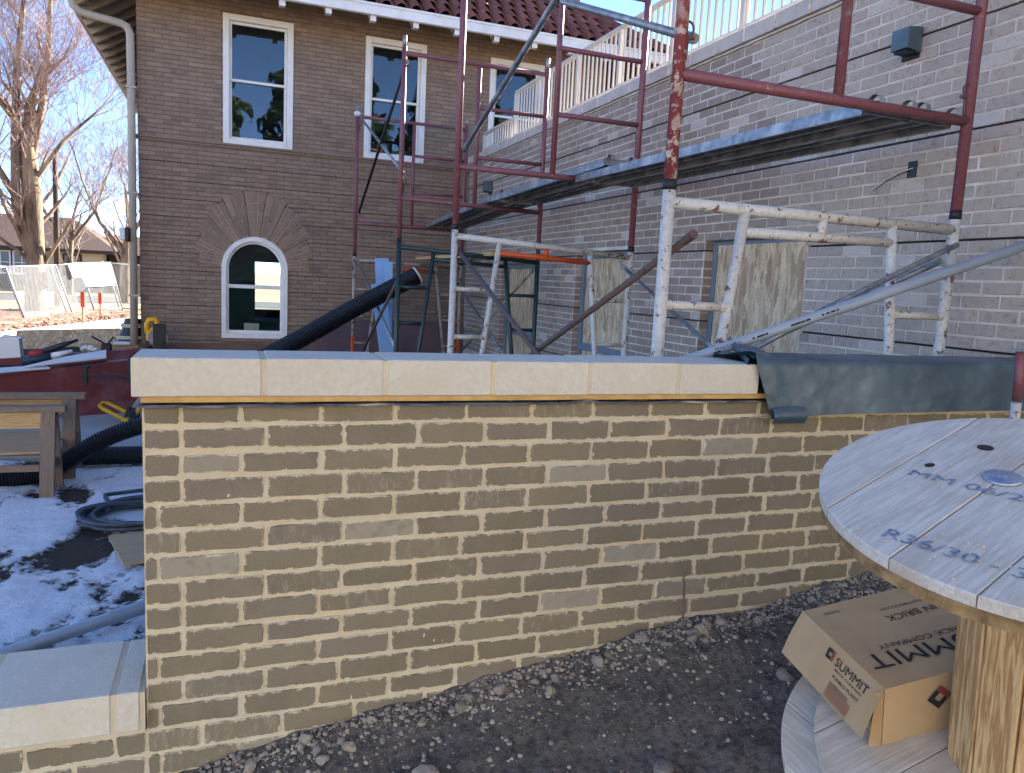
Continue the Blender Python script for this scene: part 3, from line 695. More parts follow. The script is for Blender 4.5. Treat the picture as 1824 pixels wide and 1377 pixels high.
top_text('SUMMITBRICK.COM', .322, .186, .262, .0085); top_text('FRAGILE', .085, .040, .293, .009)
FYv = Vector((FO, 0, FD)).normalized(); FX = Vector((0, -1, 0)); FZ = FX.cross(FYv)
def on_flap(s, along, down, width, h, mat='ink', bold=0.):
    o_ = Vector((-FO*down/FD*.98, LY_-along, LH-down))+FZ*.0058
    text_fit(s, width, h, T[mat], 'lettering', basis(o_, FX, FYv, FZ), carton, bold)
on_flap('SUMMIT', .172, .040, .118, .022, bold=.012); on_flap('BRICK COMPANY', .180, .050, .100, .006); on_flap('PUEBLO PLANT', .182, .066, .096, .0085)
def rect_print(c, X_, Y_, Z_, w_, h_, mat, name='print'):
    mb = MB(); c = Vector(c); mb.add([c-X_*w_/2-Y_*h_/2, c+X_*w_/2-Y_*h_/2, c+X_*w_/2+Y_*h_/2, c-X_*w_/2+Y_*h_/2], [(0, 1, 2, 3)]); return mb.build(name, T[mat], carton)
def diamond(c, X_, Y_, Z_, s_):
    """square emblem: dark left and lower bars, red right and upper bars round an open centre"""
    t = s_*.3; c = Vector(c)
    for (dx, dy, w_, h_, mt) in ((-.35, 0, .3, 1, 'ink'), (.35, 0, .3, 1, 'redink'), (0, .35, .4, .3, 'ink'), (0, -.35, .4, .3, 'ink')):
        rect_print(c+X_*dx*s_+Y_*dy*s_, X_, Y_, Z_, s_*w_, s_*h_, mt, 'emblem')
o_ = Vector((-FO*.028/FD*.98, LY_-.148, LH-.028))+FZ*.0056; diamond(o_, FX, FYv, FZ, .026)
for i in range(13):
    ln = .085 if i > 2 else .07; d_ = .076+i*.0030
    o_ = Vector((-FO*d_/FD*.98, LY_-.180-ln/2, LH-d_))+FZ*.0052; rect_print(o_, FX, FYv, FZ, ln, .0011, 'redink' if i > 2 else 'ink', 'fine_print')
sx, sz = Vector((1, 0, 0)), Vector((0, 0, 1)); q1 = (sx+sz).normalized(); q2 = (sz-sx).normalized()
diamond((.142, -.0055, .100), q1, q2, None, .046)
text_fit('SUMMIT', .23, .05, T['ink'], 'lettering', basis(Vector((.188, -.0062, .075)), sx, sz, Vector((0, -1, 0))), carton, .01)
rect_print((.27, -.0055, .045), sx, sz, None, .17, .0015, 'ink', 'fine_print')

# ================================================================== SCAFFOLD
XL_, XR_ = 1.575, 3.058; TR = .0245
FR = {'A': (2.59, .81, .34, .34, 2.75, 0), 'B': (5.55, .838, .336, .262, 2.75, 0), 'C': (7.55, .785, .312, .240, 2.20, .03), 'D': (10.4, .705, .222, .180, 2.13, .0)}
def lockpin(parent, x, y, z, sgn=1):
    mb = MB(); mb.tube([(x+sgn*.02, y, z), (x+sgn*.055, y, z)], .009, 8)
    mb.tube([(x+sgn*(.028+.022*math.sin(t)), y-.004, z+.018-.026*math.cos(t)*1.0+.01) for t in [i*.4 for i in range(9)]], .0045, 6)
    mb.tube([(x+sgn*.03, y, z), (x+sgn*.026, y, z-.085)], .006, 6); mb.build('lock_pin', T['rusty'], parent)
def part(parent, name, mat, *tubes):
    mb = MB()
    for (p, q, r) in tubes: mb.tube([p, q], r, 12)
    return mb.build(name, T[mat], parent, False)
def smooth_o(o):
    o.data.polygons.foreach_set('use_smooth', [len(p.vertices) == 4 for p in o.data.polygons]); return o
def lower(key, mat, label, arch='', foot=None, feet_z=-1.66):
    Y, led, tl, trz, top, _ = FR[key]
    e = empty('scaffold_section', (2.3, Y, feet_z), label, 'scaffold frame', 'lower scaffold frames standing on the yard')
    P = lambda n_, m_, *t: smooth_o(part(e, n_, m_, *t))
    zt = lambda x: tl+(trz-tl)*(x-XL_)/(XR_-XL_)
    for x in (XL_, XR_):
        P('leg', mat, ((x, Y, feet_z+(.45 if foot else 0)), (x, Y, zt(x)+.045), TR*1.03))
        if foot: P('foot', foot, ((x, Y, feet_z), (x, Y, -.80), TR*1.12))
    P('top_bar', mat, ((XL_, Y, tl), (XR_, Y, trz), TR*.95))
    xa, xb = XL_+.355, XR_-.365
    P('inner_post', mat, ((xa, Y, zt(xa)), (xa-.23, Y, feet_z+.05), TR*.9)); P('inner_post', mat, ((xb, Y, zt(xb)), (xb+.23, Y, feet_z+.05), TR*.9))
    P('arch_bar', arch or mat, ((xa, Y, zt(xa)-.088), (xb, Y, zt(xb)-.080), TR*.85))
    xm = (XL_+XR_)/2; P('stub', arch or mat, ((xm, Y, zt(xm)), (xm, Y, zt(xm)-.085), TR*.85))
    for k in range(4):
        z = -.05-.36*k+(tl-.34)*.5
        for s_, x, xi in ((1, XL_, xa), (-1, XR_, xb)):
            dx = .23*(zt(xi)-z)/(zt(xi)-feet_z); z2 = z+(zt(x)-.34)*.5
            P('rung', mat, ((x, Y, z2), (xi-s_*dx, Y, z2), TR*.72))
            for xx in (x+s_*.022, xi-s_*(dx+.022)): mb = MB(); mb.tube([(xx-.02, Y, z2), (xx+.02, Y, z2)], TR*.86, 10); mb.build('weld', T[mat], e)
    return e
def upper(key, mat, label):
    Y, led, tl, trz, top, dx = FR[key]
    e = empty('scaffold_section', (2.3, Y, tl+.05), label, 'scaffold frame', 'upper scaffold frames stacked on the lower ones')
    P = lambda n_, m_, *t: smooth_o(part(e, n_, m_, *t))
    P('leg', 'mixed' if key == 'A' else mat, ((XL_, Y, tl+.048), (XL_, Y, top), TR)); P('leg', mat, ((XR_, Y, trz+.048), (XR_, Y, top), TR))
    for x, z in ((XL_, tl), (XR_, trz)): P('collar', 'dark', ((x, Y, z+.046), (x, Y, z+.085), TR*1.06))
    P('ledger', mat, ((XL_, Y, led), (XR_, Y, led-(.03 if key == 'C' else 0)), TR*.95)); P('top_bar', mat, ((XL_, Y, top-.06), (XR_, Y, top-.06), TR*.9))
    xm = 2.333; P('mid_post', mat, ((xm, Y, led), (xm, Y, top-.06), TR*.9))
    for z in (.46, .94, 1.40):
        if led+z < top-.2: P('rung', mat, ((xm, Y, led+z), (XR_, Y, led+z), TR*.8))
    lockpin(e, XL_, Y, led+.135); lockpin(e, XR_, Y, led+.10, -1)
    if top < 2.5:
        lockpin(e, XL_, Y, top-.17)
        for x in (XL_, XR_): P('coupling_pin', 'galv', ((x, Y, top), (x, Y, top+.10), TR*.8))
    return e
lower('A', 'white', 'chipped white scaffold frame closest to the cable reel and grey conduit')
lower('B', 'white', 'chipped white scaffold frame with an orange arch bar', 'orange')
lower('C', 'green', 'dark green scaffold frame in front of the blue boards')
lower('D', 'dullwhite', 'worn pale scaffold frame with orange feet against the old building', 'orange', 'orange')
upper('A', 'red', 'red scaffold frame over the white frame beside the cable reel, three plank hooks on it')
upper('B', 'red', 'red scaffold frame stacked on the white frame with orange arch bar')
upper('C', 'red', 'red scaffold frame stacked on the dark green frame')
upper('D', 'red', 'red scaffold frame standing closest to the old brick building')
def brace(label, mats, segs, r=.0165):
    e = empty('cross_brace', segs[0][0], label, 'cross brace', 'diagonal scaffold braces')
    for mt, (p, q) in zip(mats, segs):
        p, q = Vector(p), Vector(q); d = (q-p).normalized(); o = smooth_o(part(e, 'brace_tube', mt, (p, q, r)))
        for z_, s_ in ((p, 1), (q, -1)): mb = MB(); mb.tube([z_-d*s_*.02, z_+d*s_*.05], r*1.18, 8); mb.build('brace_end', T['rusty' if mt == 'rusty' else 'galv'], e)
    return e
xb = 1.612
brace('rusty brown crossed brace between the two white scaffold frames', ('rusty', 'rusty'), (((xb, 5.60, .24), (xb, 2.59, -.86)), ((xb+.03, 2.52, .215), (xb+.03, 5.55, -.98))), .0155)
brace('blue-grey crossed brace between the red frames stacked on white ones', ('galv', 'galv'), (((xb, 5.50, .96), (xb, 2.59, 1.945)), ((xb+.03, 2.62, .955), (xb+.03, 5.55, 2.17))), .0175)
brace('slim grey crossed brace behind the white frames, beside the boarded windows', ('galv', 'galv'), (((3.02, 5.60, .19), (3.02, 2.6, -1.04)), ((2.99, 2.6, .19), (2.99, 5.6, -1.04))), .014)
brace('steel and dark crossed brace high on the red frames by the old building', ('galv', 'dark'), (((1.62, 10.36, 2.04), (1.60, 7.55, 1.02)), ((1.60, 10.3, .82), (1.60, 7.55, 2.06))), .0165)
brace('dull grey crossed brace in front of the light blue boards', ('galv', 'rusty'), (((1.62, 10.4, .20), (1.62, 7.6, -.78)), ((1.60, 7.55, .05), (1.60, 10.4, -1.25))), .0165)
brace('grey and white crossed brace behind the dark green frame', ('dullwhite', 'galv'), (((3.03, 7.6, .16), (3.03, 10.3, -1.03)), ((3.0, 10.4, -.005), (3.0, 7.6, -1.08))), .0155)

def plank(label, x0, wd, p0, p1):
    """hooked steel plank from (y,z) p0 to p1, deck level given"""
    e = empty('scaffold_plank', (x0, p0[0], p0[1]), label, 'scaffold plank', 'galvanised scaffold planks')
    y0, z0 = p0; y1, z1 = p1; n_ = 24
    prof = [(0, -.052), (.018, -.052), (.018, -.049), (.0035, -.049), (.0035, -.003), (wd*.28, -.003), (wd*.29, -.030), (wd*.37, -.030), (wd*.38, -.003), (wd*.62, -.003), (wd*.63, -.030), (wd*.71, -.030), (wd*.72, -.003), (wd-.0035, -.003), (wd-.0035, -.049), (wd-.018, -.049), (wd-.018, -.052), (wd, -.052), (wd, 0), (0, 0)]
    m_ = len(prof); mb = MB()
    vs = [(x0+p[0], y0+(y1-y0)*t, z0+(z1-z0)*t+p[1]) for t in (0, 1) for p in prof]
    mb.add(vs, [(i, (i+1) % m_, m_+(i+1) % m_, m_+i) for i in range(m_)]); mb.build('deck', T['galv'], e)
    for (y, z, s_) in ((y0, z0, -1), (y1, z1, 1)):
        mb = MB(); mb.lim((x0+.004, y-.006, z-.046), (x0+wd-.004, y+.006, z-.004)); mb.build('end_plate', T['galv'], e)
        for xh in (x0+.035, x0+wd-.035):
            mb = MB(); pr = [(y+s_*(-.010+.000), z-.045)]+[(y+s_*(.036-.036*math.cos(t)), z-.012+.038*math.sin(t)) for t in [i*math.pi/8 for i in range(9)]]
            for k in range(len(pr)-1):
                (ya, za), (yb, zb) = pr[k], pr[k+1]
                mb.add([(xh-.014, ya, za), (xh+.014, ya, za), (xh+.014, yb, zb), (xh-.014, yb, zb)], [(0, 1, 2, 3)])
            mb.build('hook', T['galv'], e)
    return e
plank('galvanised plank with sunless blue edge, hooked on the nearer red frame', 2.505, .255, (2.635, .834), (5.50, .858))
plank('galvanised plank against the annex wall, hooked on the nearer red frame', 2.765, .25, (2.635, .834), (5.50, .858))
plank('galvanised plank lapped over the plank end at the middle red frames', 2.49, .245, (5.0, .915), (7.52, .872))
plank('galvanised plank lapped over, on the annex side of the middle bay', 2.745, .245, (5.0, .915), (7.52, .872))
plank('galvanised plank running to the red frame by the old building', 2.52, .245, (7.35, .905), (10.36, .760))
plank('galvanised plank running to the old building on the annex side', 2.775, .245, (7.35, .905), (10.36, .760))
mb = MB(); mb.bbox((2.45, 7.3, .272), (2.72, 10.6, .312), .004); o = mb.build('wooden_plank', T['newlumber']); tag(o, 'fresh yellow timber plank laid across the lower frames', 'plank')
# tie ribbon and end cap bits
mb = MB(); mb.tube([(XR_-.02, 10.385, .98), (XR_+.03, 10.37, .955), (XR_+.045, 10.37, .90)], .011, 6); tag(mb.build('blue_tape', pm('blue_tape', lin(60, 130, 200), lin(50, 110, 180), 5, .5)), 'scrap of blue tape tied to the far red frame leg', 'tape')
mb = MB(); mb.bbox((XL_-.045, 10.36, 2.07), (XL_+.035, 10.42, 2.135), .02); tag(mb.build('white_rag', T['wplastic']), 'white rag wrapped on the corner of the far red frame', 'rag')

# conduits leaning over the wall, and the red post standing in front
mb = MB(); p0, p1 = Vector((1.44, 2.30, -.262)), Vector((4.0, 2.42, .50))
mb.tube([p0, p0.lerp(p1, .30), p0.lerp(p1, .301), p1], [.0195, .0195, .0225, .0225], 20); con = tag(smooth_o(mb.build('pvc_conduit', T['pvc'])), 'thick grey plastic conduit leaning up across the white scaffold frame', 'conduit')
d = (p1-p0).normalized(); up_ = (Vector((0, -1, .25))-d*Vector((0, -1, .25)).dot(d)).normalized(); sd_ = up_.cross(d)
yv = up_.cross(d)*-1 if (up_.cross(d)).z < 0 else up_.cross(d)
for s_, t_, wd_ in (('Prime Conduit', .075, .115),):
    text_fit(s_, wd_, .010, T['ink'], 'lettering', basis(p0.lerp(p1, t_)+up_*(.0203 if t_ < .28 else .0232), d, yv, d.cross(yv)), con, .01)
for k, t_ in enumerate((.137, .145, .150, .160, .205, .211, .219, .224, .232, .262, .270, .279, .290)):   # print too small to read
    wd_ = .012+.006*(k % 3); c_ = p0.lerp(p1, t_)+up_*.0201; mb = MB(); mb.add([c_-yv*.004, c_+d*wd_-yv*.004, c_+d*wd_+yv*.003, c_+yv*.003], [(0, 1, 2, 3)]); mb.build('fine_print', T['ink'], con)
mb = MB(); mb.tube([(1.84, 2.47, -.255), (2.30, 2.50, -.035), (2.86, 2.53, .20), (3.03, 2.54, .27)], .0125, 14); tag(smooth_o(mb.build('metal_conduit', T['galv'])), 'thinner grey metal conduit lying just under the thick one', 'conduit')
e = empty('adjustable_post', (2.44, 1.74, -1.1), 'red painted steel post standing between the reel and the draped wall', 'post')
mb = MB(); mb.tube([(2.452, 1.75, -1.02), (2.44, 1.75, -.305)], .016, 14); smooth_o(mb.build('base_tube', T['white'], e))
mb = MB(); mb.tube([(2.44, 1.75, -.30), (2.428, 1.75, -.135)], .0145, 14); smooth_o(mb.build('upper_tube', T['red'], e))
mb = MB(); mb.lim((2.396, 1.73, -.135), (2.46, 1.77, -.130)); mb.build('head_plate', T['galv'], e)
mb = MB(); mb.lim((2.40, 1.70, -1.03), (2.50, 1.80, -1.0)); mb.build('base_plate', T['galv'], e)

# ================================================================== BRICK ANNEX (right-hand wall)
AX = 3.35; APIT, ACO = .2015, .06575; GZ = [-1.783+.5262*i for i in range(7)]     # rusticated joints
OPN = [(3.85, 4.95, .41), (6.10, 7.233, .362), (8.32, 9.53, .268)]
annex = empty('brick_annex', (5, 6, -1.7), 'long brown brick annex wall with pale parapet stones and boarded openings', 'building')
def cut(iv, holes):
    out = [iv]
    for (h0, h1) in holes:
        nx = []
        for (a0, a1) in out:
            if h1 <= a0 or h0 >= a1: nx.append((a0, a1)); continue
            if h0 > a0: nx.append((a0, h0))
            if h1 < a1: nx.append((h1, a1))
        out = nx
    return out
WTOP = 1.712
mb = MB()
zb = [g_ for g_ in GZ if -1.75 < g_ < WTOP]; bands = []
lo = -1.75
for g_ in zb+[WTOP+.008]: bands.append((lo+(.008 if lo > -1.75 else 0), g_-.008)); lo = g_
for (z0, z1) in bands:
    for (y0, y1) in ((-.2, 3.85), (4.95, 6.10), (7.233, 8.32), (9.53, 11.15)): mb.lim((AX+.0028, y0, z0), (AX+.12, y1, z1))
    for (y0, y1, zt) in OPN:
        if z1 > zt: mb.lim((AX+.0028, y0, max(z0, zt)), (AX+.12, y1, z1))
mb.build('mortar', T['rmortar'], annex)
mb = MB()
for (y0, y1) in ((-.2, 3.85), (4.95, 6.10), (7.233, 8.32), (9.53, 11.148)): mb.lim((AX+.024, y0+.003, -1.748), (AX+.35, y1-.003, WTOP-.01))
for (y0, y1, zt) in OPN: mb.lim((AX+.024, y0+.001, zt+.003), (AX+.35, y1-.001, WTOP-.012))
mb.lim((AX+.35, -.2, -1.75), (10.5, 11.14, 1.55)); mb.build('wall', T['groove'], annex)
def rb_mesh(L, seed, H=.0555):
    random.seed(seed); j = lambda: random.uniform(-.0016, .0016); D = .05; hy, hz = L/2, H/2
    f_ = [(0, -hy+j()+.002, -hz+j()+.002), (0, hy+j()-.002, -hz+j()+.002), (0, hy+j()-.002, hz+j()-.002), (0, -hy+j()+.002, hz+j()-.002)]
    m_ = [(.004, -hy, -hz), (.004, hy, -hz), (.004, hy, hz), (.004, -hy, hz)]; k_ = [(D, y, z) for _, y, z in m_]
    return f_+m_+k_, [(3, 2, 1, 0)]+[(i, (i+1) % 4, 4+(i+1) % 4, 4+i) for i in range(4)]+[(4+i, 4+(i+1) % 4, 8+(i+1) % 4, 8+i) for i in range(4)]
ab = []
for r_ in range(60):
    z0 = GZ[0]+ACO*r_; zc = z0+ACO/2
    if zc < -1.0 or zc > WTOP-.02: continue
    holes = [(y0, y1) for (y0, y1, zt) in OPN if zc < zt]
    ph = 0.04 if r_ % 2 else .04+APIT/2
    y = 1.5+ph
    while y < 11.15:
        for (a0, a1) in cut((y, min(y+APIT, 11.15)), holes):
            if a1-a0 > .03: ab.append((a0, a1, zc))
        y += APIT
ab.sort(key=lambda q: q[0]-.35*q[2])
CACHE = {}; random.seed(51); far = MB(); cnt = 0
for (a0, a1, zc) in ab:
    L = round(a1-a0-.0105, 3); xo = AX+random.uniform(-.0016, .0016)
    if cnt < 300 and a0 > 2.15 and zc > -.45 and zc+.2 < 1.9:
        key = (L, random.randint(0, 6) if L > .18 else 0); st = random.getstate()
        if key not in CACHE:
            me = MB().add(*rb_mesh(L, hash(key) % 997)).mesh('brick'); me.materials.append(T['rbrick']); CACHE[key] = me
        random.setstate(st); mobj('brick', CACHE[key], None, annex, (xo, (a0+a1)/2, zc), (random.uniform(-.006, .006), 0, 0)); cnt += 1
    else:
        st = random.getstate(); vs, fs = rb_mesh(L, int(a0*1000+zc*77) % 9999); random.setstate(st)
        far.add([(x+xo, y+(a0+a1)/2, z+zc) for x, y, z in vs], fs, random.uniform(.01, 1))
o = far.build('brick_courses', T['rbrick_far'], annex); o['kind'] = 'stuff'
# reveals of the openings, lined with brick
for (y0, y1, zt) in OPN:
    r_ = 0
    while True:
        zc = GZ[0]+ACO*(r_+.5); r_ += 1
        if zc > zt-.02: break
        if zc < -.95: continue
        mb = MB(); mb.bbox((AX+.004, y1-.004, zc-.0275), (AX+.11, y1+.02, zc+.0275), .002); mb.build('reveal_brick', T['rbrick'], annex)
# boarded windows
for i, (y0, y1, zt) in enumerate(OPN):
    wn_ = empty('window', (AX, y0, zt)); wn_.parent = annex; del wn_['base']
    fx0, fx1 = AX+.075, AX+.135; fw_ = .058
    for (a0, a1, z0, z1) in ((y1-fw_, y1-.002, -1.6, zt-.003), (y0+.002, y0+fw_, -1.6, zt-.003), (y0+fw_, y1-fw_, zt-fw_-.004, zt-.004)):
        mb = MB(); mb.bbox((fx0, a0, z0), (fx1, a1, z1), .003); mb.build('frame', T['frame'], wn_)
    zz = -.60
    if i != 0: mb = MB(); mb.bbox((fx0-.002, y0+fw_, zz-.035), (fx1-.004, y1-fw_, zz+.035), .003); mb.build('transom', T['frame'], wn_)
    mb = MB()
    if i == 0: mb.bbox((AX+.045, y0+.01, -1.55), (AX+.073, y1-fw_-.055, zt-.052), .001)
    else: mb.bbox((fx1-.03, y0+fw_+.001, -1.55), (fx1-.012, y1-fw_-.001, zt-fw_-.006), .001)
    o = mb.build('board', T['osb'], wn_); o['label'] = 'strand board filling the opening'
    mb = MB(); mb.lim((fx1+.002, y0, -1.7), (AX+.36, y1, zt+.002)); mb.build('backing', T['room'], wn_)
# parapet stones with ragged pointing
random.seed(77); SP = .3205; y = 4.954-SP*24; k = 0; pj = MB()
while y < 11.1:
    if y > 1.2:
        mb = MB(); dz = random.uniform(-.002, .002); mb.bbox((AX-.038+random.uniform(-.002, .002), y+.006, 1.722+dz), (AX+.30, min(y+SP-.006, 11.13), 1.818+dz), .003); mb.build('parapet_stone', T['stone'], annex)
        mb = MB(); pts = [(AX-.036+random.uniform(-.006, .002), y+random.uniform(-.006, .006), 1.724+.018*i) for i in range(6)]; mb.tube(pts, [random.uniform(.006, .012) for _ in pts], 7); mb.build('stone_joint', T['rmortar'], annex)
    y += SP
mb = MB(); mb.lim((AX-.010, 1.2, 1.708), (AX+.3, 11.13, 1.7225)); mb.build('parapet_bed', T['rmortar'], annex)
mb = MB(); pts = []; y = 1.2
while y < 11.1: pts.append((AX-.012+.006*noise.noise(Vector((y*9, 0, 0))), y, 1.710+.007*noise.noise(Vector((y*14, 2, 0))))); y += .03
mb.tube(pts, [.006+.009*abs(noise.noise(Vector((p[1]*11, 5, 0)))) for p in pts], 7); mb.build('squeezed_mortar', T['rmortar'], annex, True)
# open socket in the wall with loose wires
so_ = empty('junction_box', (AX, 3.12, .66)); so_.parent = annex; del so_['base']
mb = MB(); y0, y1, z0, z1 = 3.098, 3.152, .655, .738
for (a0, a1, c0, c1) in ((y0, y0+.004, z0, z1), (y1-.004, y1, z0, z1), (y0+.004, y1-.004, z0, z0+.004), (y0+.004, y1-.004, z1-.004, z1)): mb.lim((AX-.006, a0, c0), (AX+.003, a1, c1))
mb.lim((AX-.0035, y0+.004, z0+.004), (AX-.003, y1-.004, z1-.004)); mb.build('box', pm('dark_green_box', lin(52, 66, 66), lin(42, 54, 54), 9, .6), so_)
for i, (dy, dz, mt) in enumerate(((0, 0, 'dark'), (.02, .012, 'rail'))):
    mb = MB(); mb.tube([(AX-.004, 3.125-dy*.3, .70+dz*.2), (AX-.03, 3.18, .675+dz), (AX-.05, 3.25, .64+dz*1.4), (AX-.055, 3.32+dy, .60+dz*.4)], [.003, .003, .0027, .002], 6); mb.build('wire', T[mt], so_)
# wall lamps
def lamp(y0, z0, label, dpt=.105, wd=.107, hh=.125):
    e = empty('wall_lamp', (AX, y0, z0), label, 'wall lamp')
    mb = MB(); x0 = AX-dpt
    mb.add([(x0, y0, z0+.012), (x0, y0+wd, z0+.012), (AX-.012, y0+wd, z0), (AX-.012, y0, z0), (x0, y0, z0+hh-.012), (x0, y0+wd, z0+hh-.012), (AX-.012, y0+wd, z0+hh), (AX-.012, y0, z0+hh)], [(0, 1, 2, 3), (7, 6, 5, 4), (0, 4, 5, 1), (1, 5, 6, 2), (2, 6, 7, 3), (3, 7, 4, 0)]); mb.build('housing', T['lamp'], e)
    mb = MB(); mb.bbox((AX-.014, y0+.012, z0-.022), (AX-.001, y0+wd+.012, z0+hh-.01), .002); mb.build('back_plate', T['dark'], e)
    mb = MB(); mb.bbox((x0+.012, y0+.012, z0-.004), (AX-.03, y0+wd-.012, z0+.006), .002); mb.build('lens', T['dark'], e)
lamp(3.150, 1.287, 'grey-green box wall lamp above the plank hooks on the annex'); lamp(10.02, 1.225, 'small grey box wall lamp by the old building corner', .10, .13, .15)
# railing on the parapet
rail = empty('railing', (AX+.07, 6, 1.82), 'cream metal railing with slim upright bars along the parapet', 'railing')
def rail_run(y0, y1, zt, nb):
    x = AX+.06
    mb = MB(); mb.bbox((x-.022, y0, zt-.022), (x+.022, y1, zt+.012), .004); mb.build('top_rail', T['rail'], rail)
    mb = MB(); mb.bbox((x-.015, y0, 1.862), (x+.015, y1, 1.888), .003); mb.build('bottom_rail', T['rail'], rail)
    n_ = int((y1-y0)/.0945); me = None
    for i in range(1, n_):
        y = y0+(y1-y0)*i/n_
        if me is None:
            mb = MB(); mb.lim((-.0085, -.0085, 0), (.0085, .0085, zt-.022-1.886)); me = mb.mesh('baluster'); me.materials.append(T['rail'])
        mobj('baluster', me, None, rail, (x, y, 1.887))
    k = max(1, round((y1-y0)/.945))
    for i in range(k+1):
        y = y0+(y1-y0)*i/k; mb = MB(); mb.bbox((x-.024, y-.024, 1.8185), (x+.024, y+.024, zt-.0225), .003); mb.build('post', T['rail'], rail)
rail_run(2.0, 9.42, 2.405, 0); rail_run(9.50, 10.66, 2.10, 0)

# ================================================================== OLD BRICK BUILDING
FY = 11.15; OX0, OX1 = -1.09, 5.45; OCO, OPI = .0581, .2
old = empty('old_brick_building', (2, 14, -1.7), 'old brown brick building with arched window, white sash windows and clay tile roof', 'building')
WIN = [(-.071, .817, 1.667, 3.31), (1.781, 2.645, 1.66, 3.305), (3.605, 4.46, 1.66, 3.28)]
ACX, ACZ, ARR = .338, .035, .432; AB = -.918
GRO = [1.363-.2325*i for i in range(12)]
def rout(th): return .70+.34*abs(math.sin(th))**1.4
mb = MB()   # mortar backing as bands, so the deep joints are open
zs = sorted([z for z in GRO if z > -1.0]); lo = -1.0; bandsO = []
for z in zs+[1.655]: bandsO.append((lo+(.010 if lo > -1.0 else 0), z-(.010 if z < 1.6 else 0))); lo = z
def arch_w(z):
    if z < ACZ: return ARR
    return math.sqrt(max(0, ARR**2-(z-ACZ)**2)) if z < ACZ+ARR else 0
for (z0, z1) in bandsO:
    m_ = 5
    for i in range(m_):
        a0, a1 = z0+(z1-z0)*i/m_, z0+(z1-z0)*(i+1)/m_; wv = arch_w(a0) if a1 > AB else 0
        if wv > 0: mb.lim((OX0, FY+.005, a0), (ACX-wv, FY+.09, a1)); mb.lim((ACX+wv, FY+.005, a0), (OX1, FY+.09, a1))
        else: mb.lim((OX0, FY+.005, a0), (OX1, FY+.09, a1))
xs_ = [OX0]+[v for w_ in WIN for v in w_[:2]]+[OX1]
for i in range(0, len(xs_), 2): mb.lim((xs_[i], FY+.005, 1.655), (xs_[i+1], FY+.09, 3.9))
for w_ in WIN: mb.lim((w_[0], FY+.005, 1.655), (w_[1], FY+.09, w_[2])); mb.lim((w_[0], FY+.005, w_[3]), (w_[1], FY+.09, 3.9))
mb.build('mortar', T['omortar'], old)
mb = MB(); zs_ = [-1.75, AB]+[AB+(ACZ-AB)*i/4 for i in range(1, 5)]+[ACZ+ARR*math.sin(i*math.pi/16) for i in range(1, 9)]+[1.66, 3.31, 3.9]
for a0, a1 in zip(zs_[:-1], zs_[1:]):
    hl = []
    if AB-.001 <= a0 < ACZ+ARR-.001: hl.append((ACX-arch_w(a0)-.002, ACX+arch_w(a0)+.002))
    if 1.659 <= a0 < 3.3: hl += [(w_[0]-.001, w_[1]+.001) for w_ in WIN]
    for (c0, c1) in cut((OX0+.004, OX1), hl): mb.lim((c0, FY+.02, a0), (c1, FY+.32, a1))
mb.lim((OX0+.002, FY+.32, -1.75), (OX0+.25, 18.6, 3.9)); mb.lim((OX1-.25, FY+.32, -1.75), (OX1, 18.6, 3.9))
for (c0, c1, a0, a1) in ((OX0+.25, .56, -1.75, 3.9), (1.16, OX1-.25, -1.75, 3.9), (.56, 1.16, -1.75, -.85), (.56, 1.16, .22, 3.9)): mb.lim((c0, 18.35, a0), (c1, 18.6, a1))
mb.lim((OX0+.25, FY+.32, 3.75), (OX1-.25, 18.35, 3.9)); mb.lim((OX0+.25, FY+.32, 1.25), (OX1-.25, 18.35, 1.32)); mb.build('wall', T['groove'], old)
mb = MB()
for (c0, c1, a0, a1) in ((OX0+.25, .42, -1.0, 1.25), (1.02, OX1-.25, -1.0, 1.25), (.42, 1.02, .34, 1.25), (.42, 1.02, -1.0, -.86)): mb.lim((c0, 14., a0), (c1, 14.12, a1))
mb.build('partition', T['teal'], old)
mb = MB(); mb.lim((OX0+.25, FY+.32, -1.1), (OX1-.25, 18.35, -1.02)); mb.build('floor', T['room'], old)
ob_ = []
def band_holes(zc):
    h = []
    if AB-.05 < zc < ACZ: h.append((ACX-ARR, ACX+ARR))
    if ACZ-.03 <= zc < ACZ+1.04:
        dz = max(0, zc-ACZ)
        # half-width of the voussoir fan at this height
        wv = 0
        for t in range(1, 90):
            th = math.radians(t); r_ = rout(th)
            if r_*math.sin(th) >= dz: wv = max(wv, dz/math.tan(th)) if dz/math.sin(th) <= r_ else wv
        if dz < .02: wv = .70
        if wv: h.append((ACX-wv+.02, ACX+wv-.02))
    for w_ in WIN:
        if w_[2]-.01 < zc < w_[3]+.01: h.append((w_[0], w_[1]))
    return h
random.seed(88)
for r_ in range(86):
    zc = GRO[0]-OCO*(r_+.5) if r_ < 41 else 1.655+OCO*(r_-41+.5)
    if zc < -1.0 or zc > 3.88: continue
    if r_ < 41 and zc > 1.35: continue
    x = OX0+(0 if r_ % 2 else -OPI/2)
    while x < OX1:
        for (c0, c1) in cut((max(x, OX0), min(x+OPI, OX1)), band_holes(zc)):
            if c1-c0 > .025 and not (c0 > 3.4 and zc < 1.55): ob_.append((c0, c1, zc, r_))
        x += OPI
for k in range(5):    # plain courses just under the string course
    zc = 1.363+OCO*(k+.5); x = OX0+(0 if k % 2 else -OPI/2)
    while x < 3.36: ob_.append((max(x, OX0), min(x+OPI, 3.36), zc, k+100)); x += OPI
ob_ = [q for q in ob_ if q[1]-q[0] > .02]
ob_.sort(key=lambda q: abs(q[0]+q[1]-.6)/2+.25*abs(q[2]-.9))
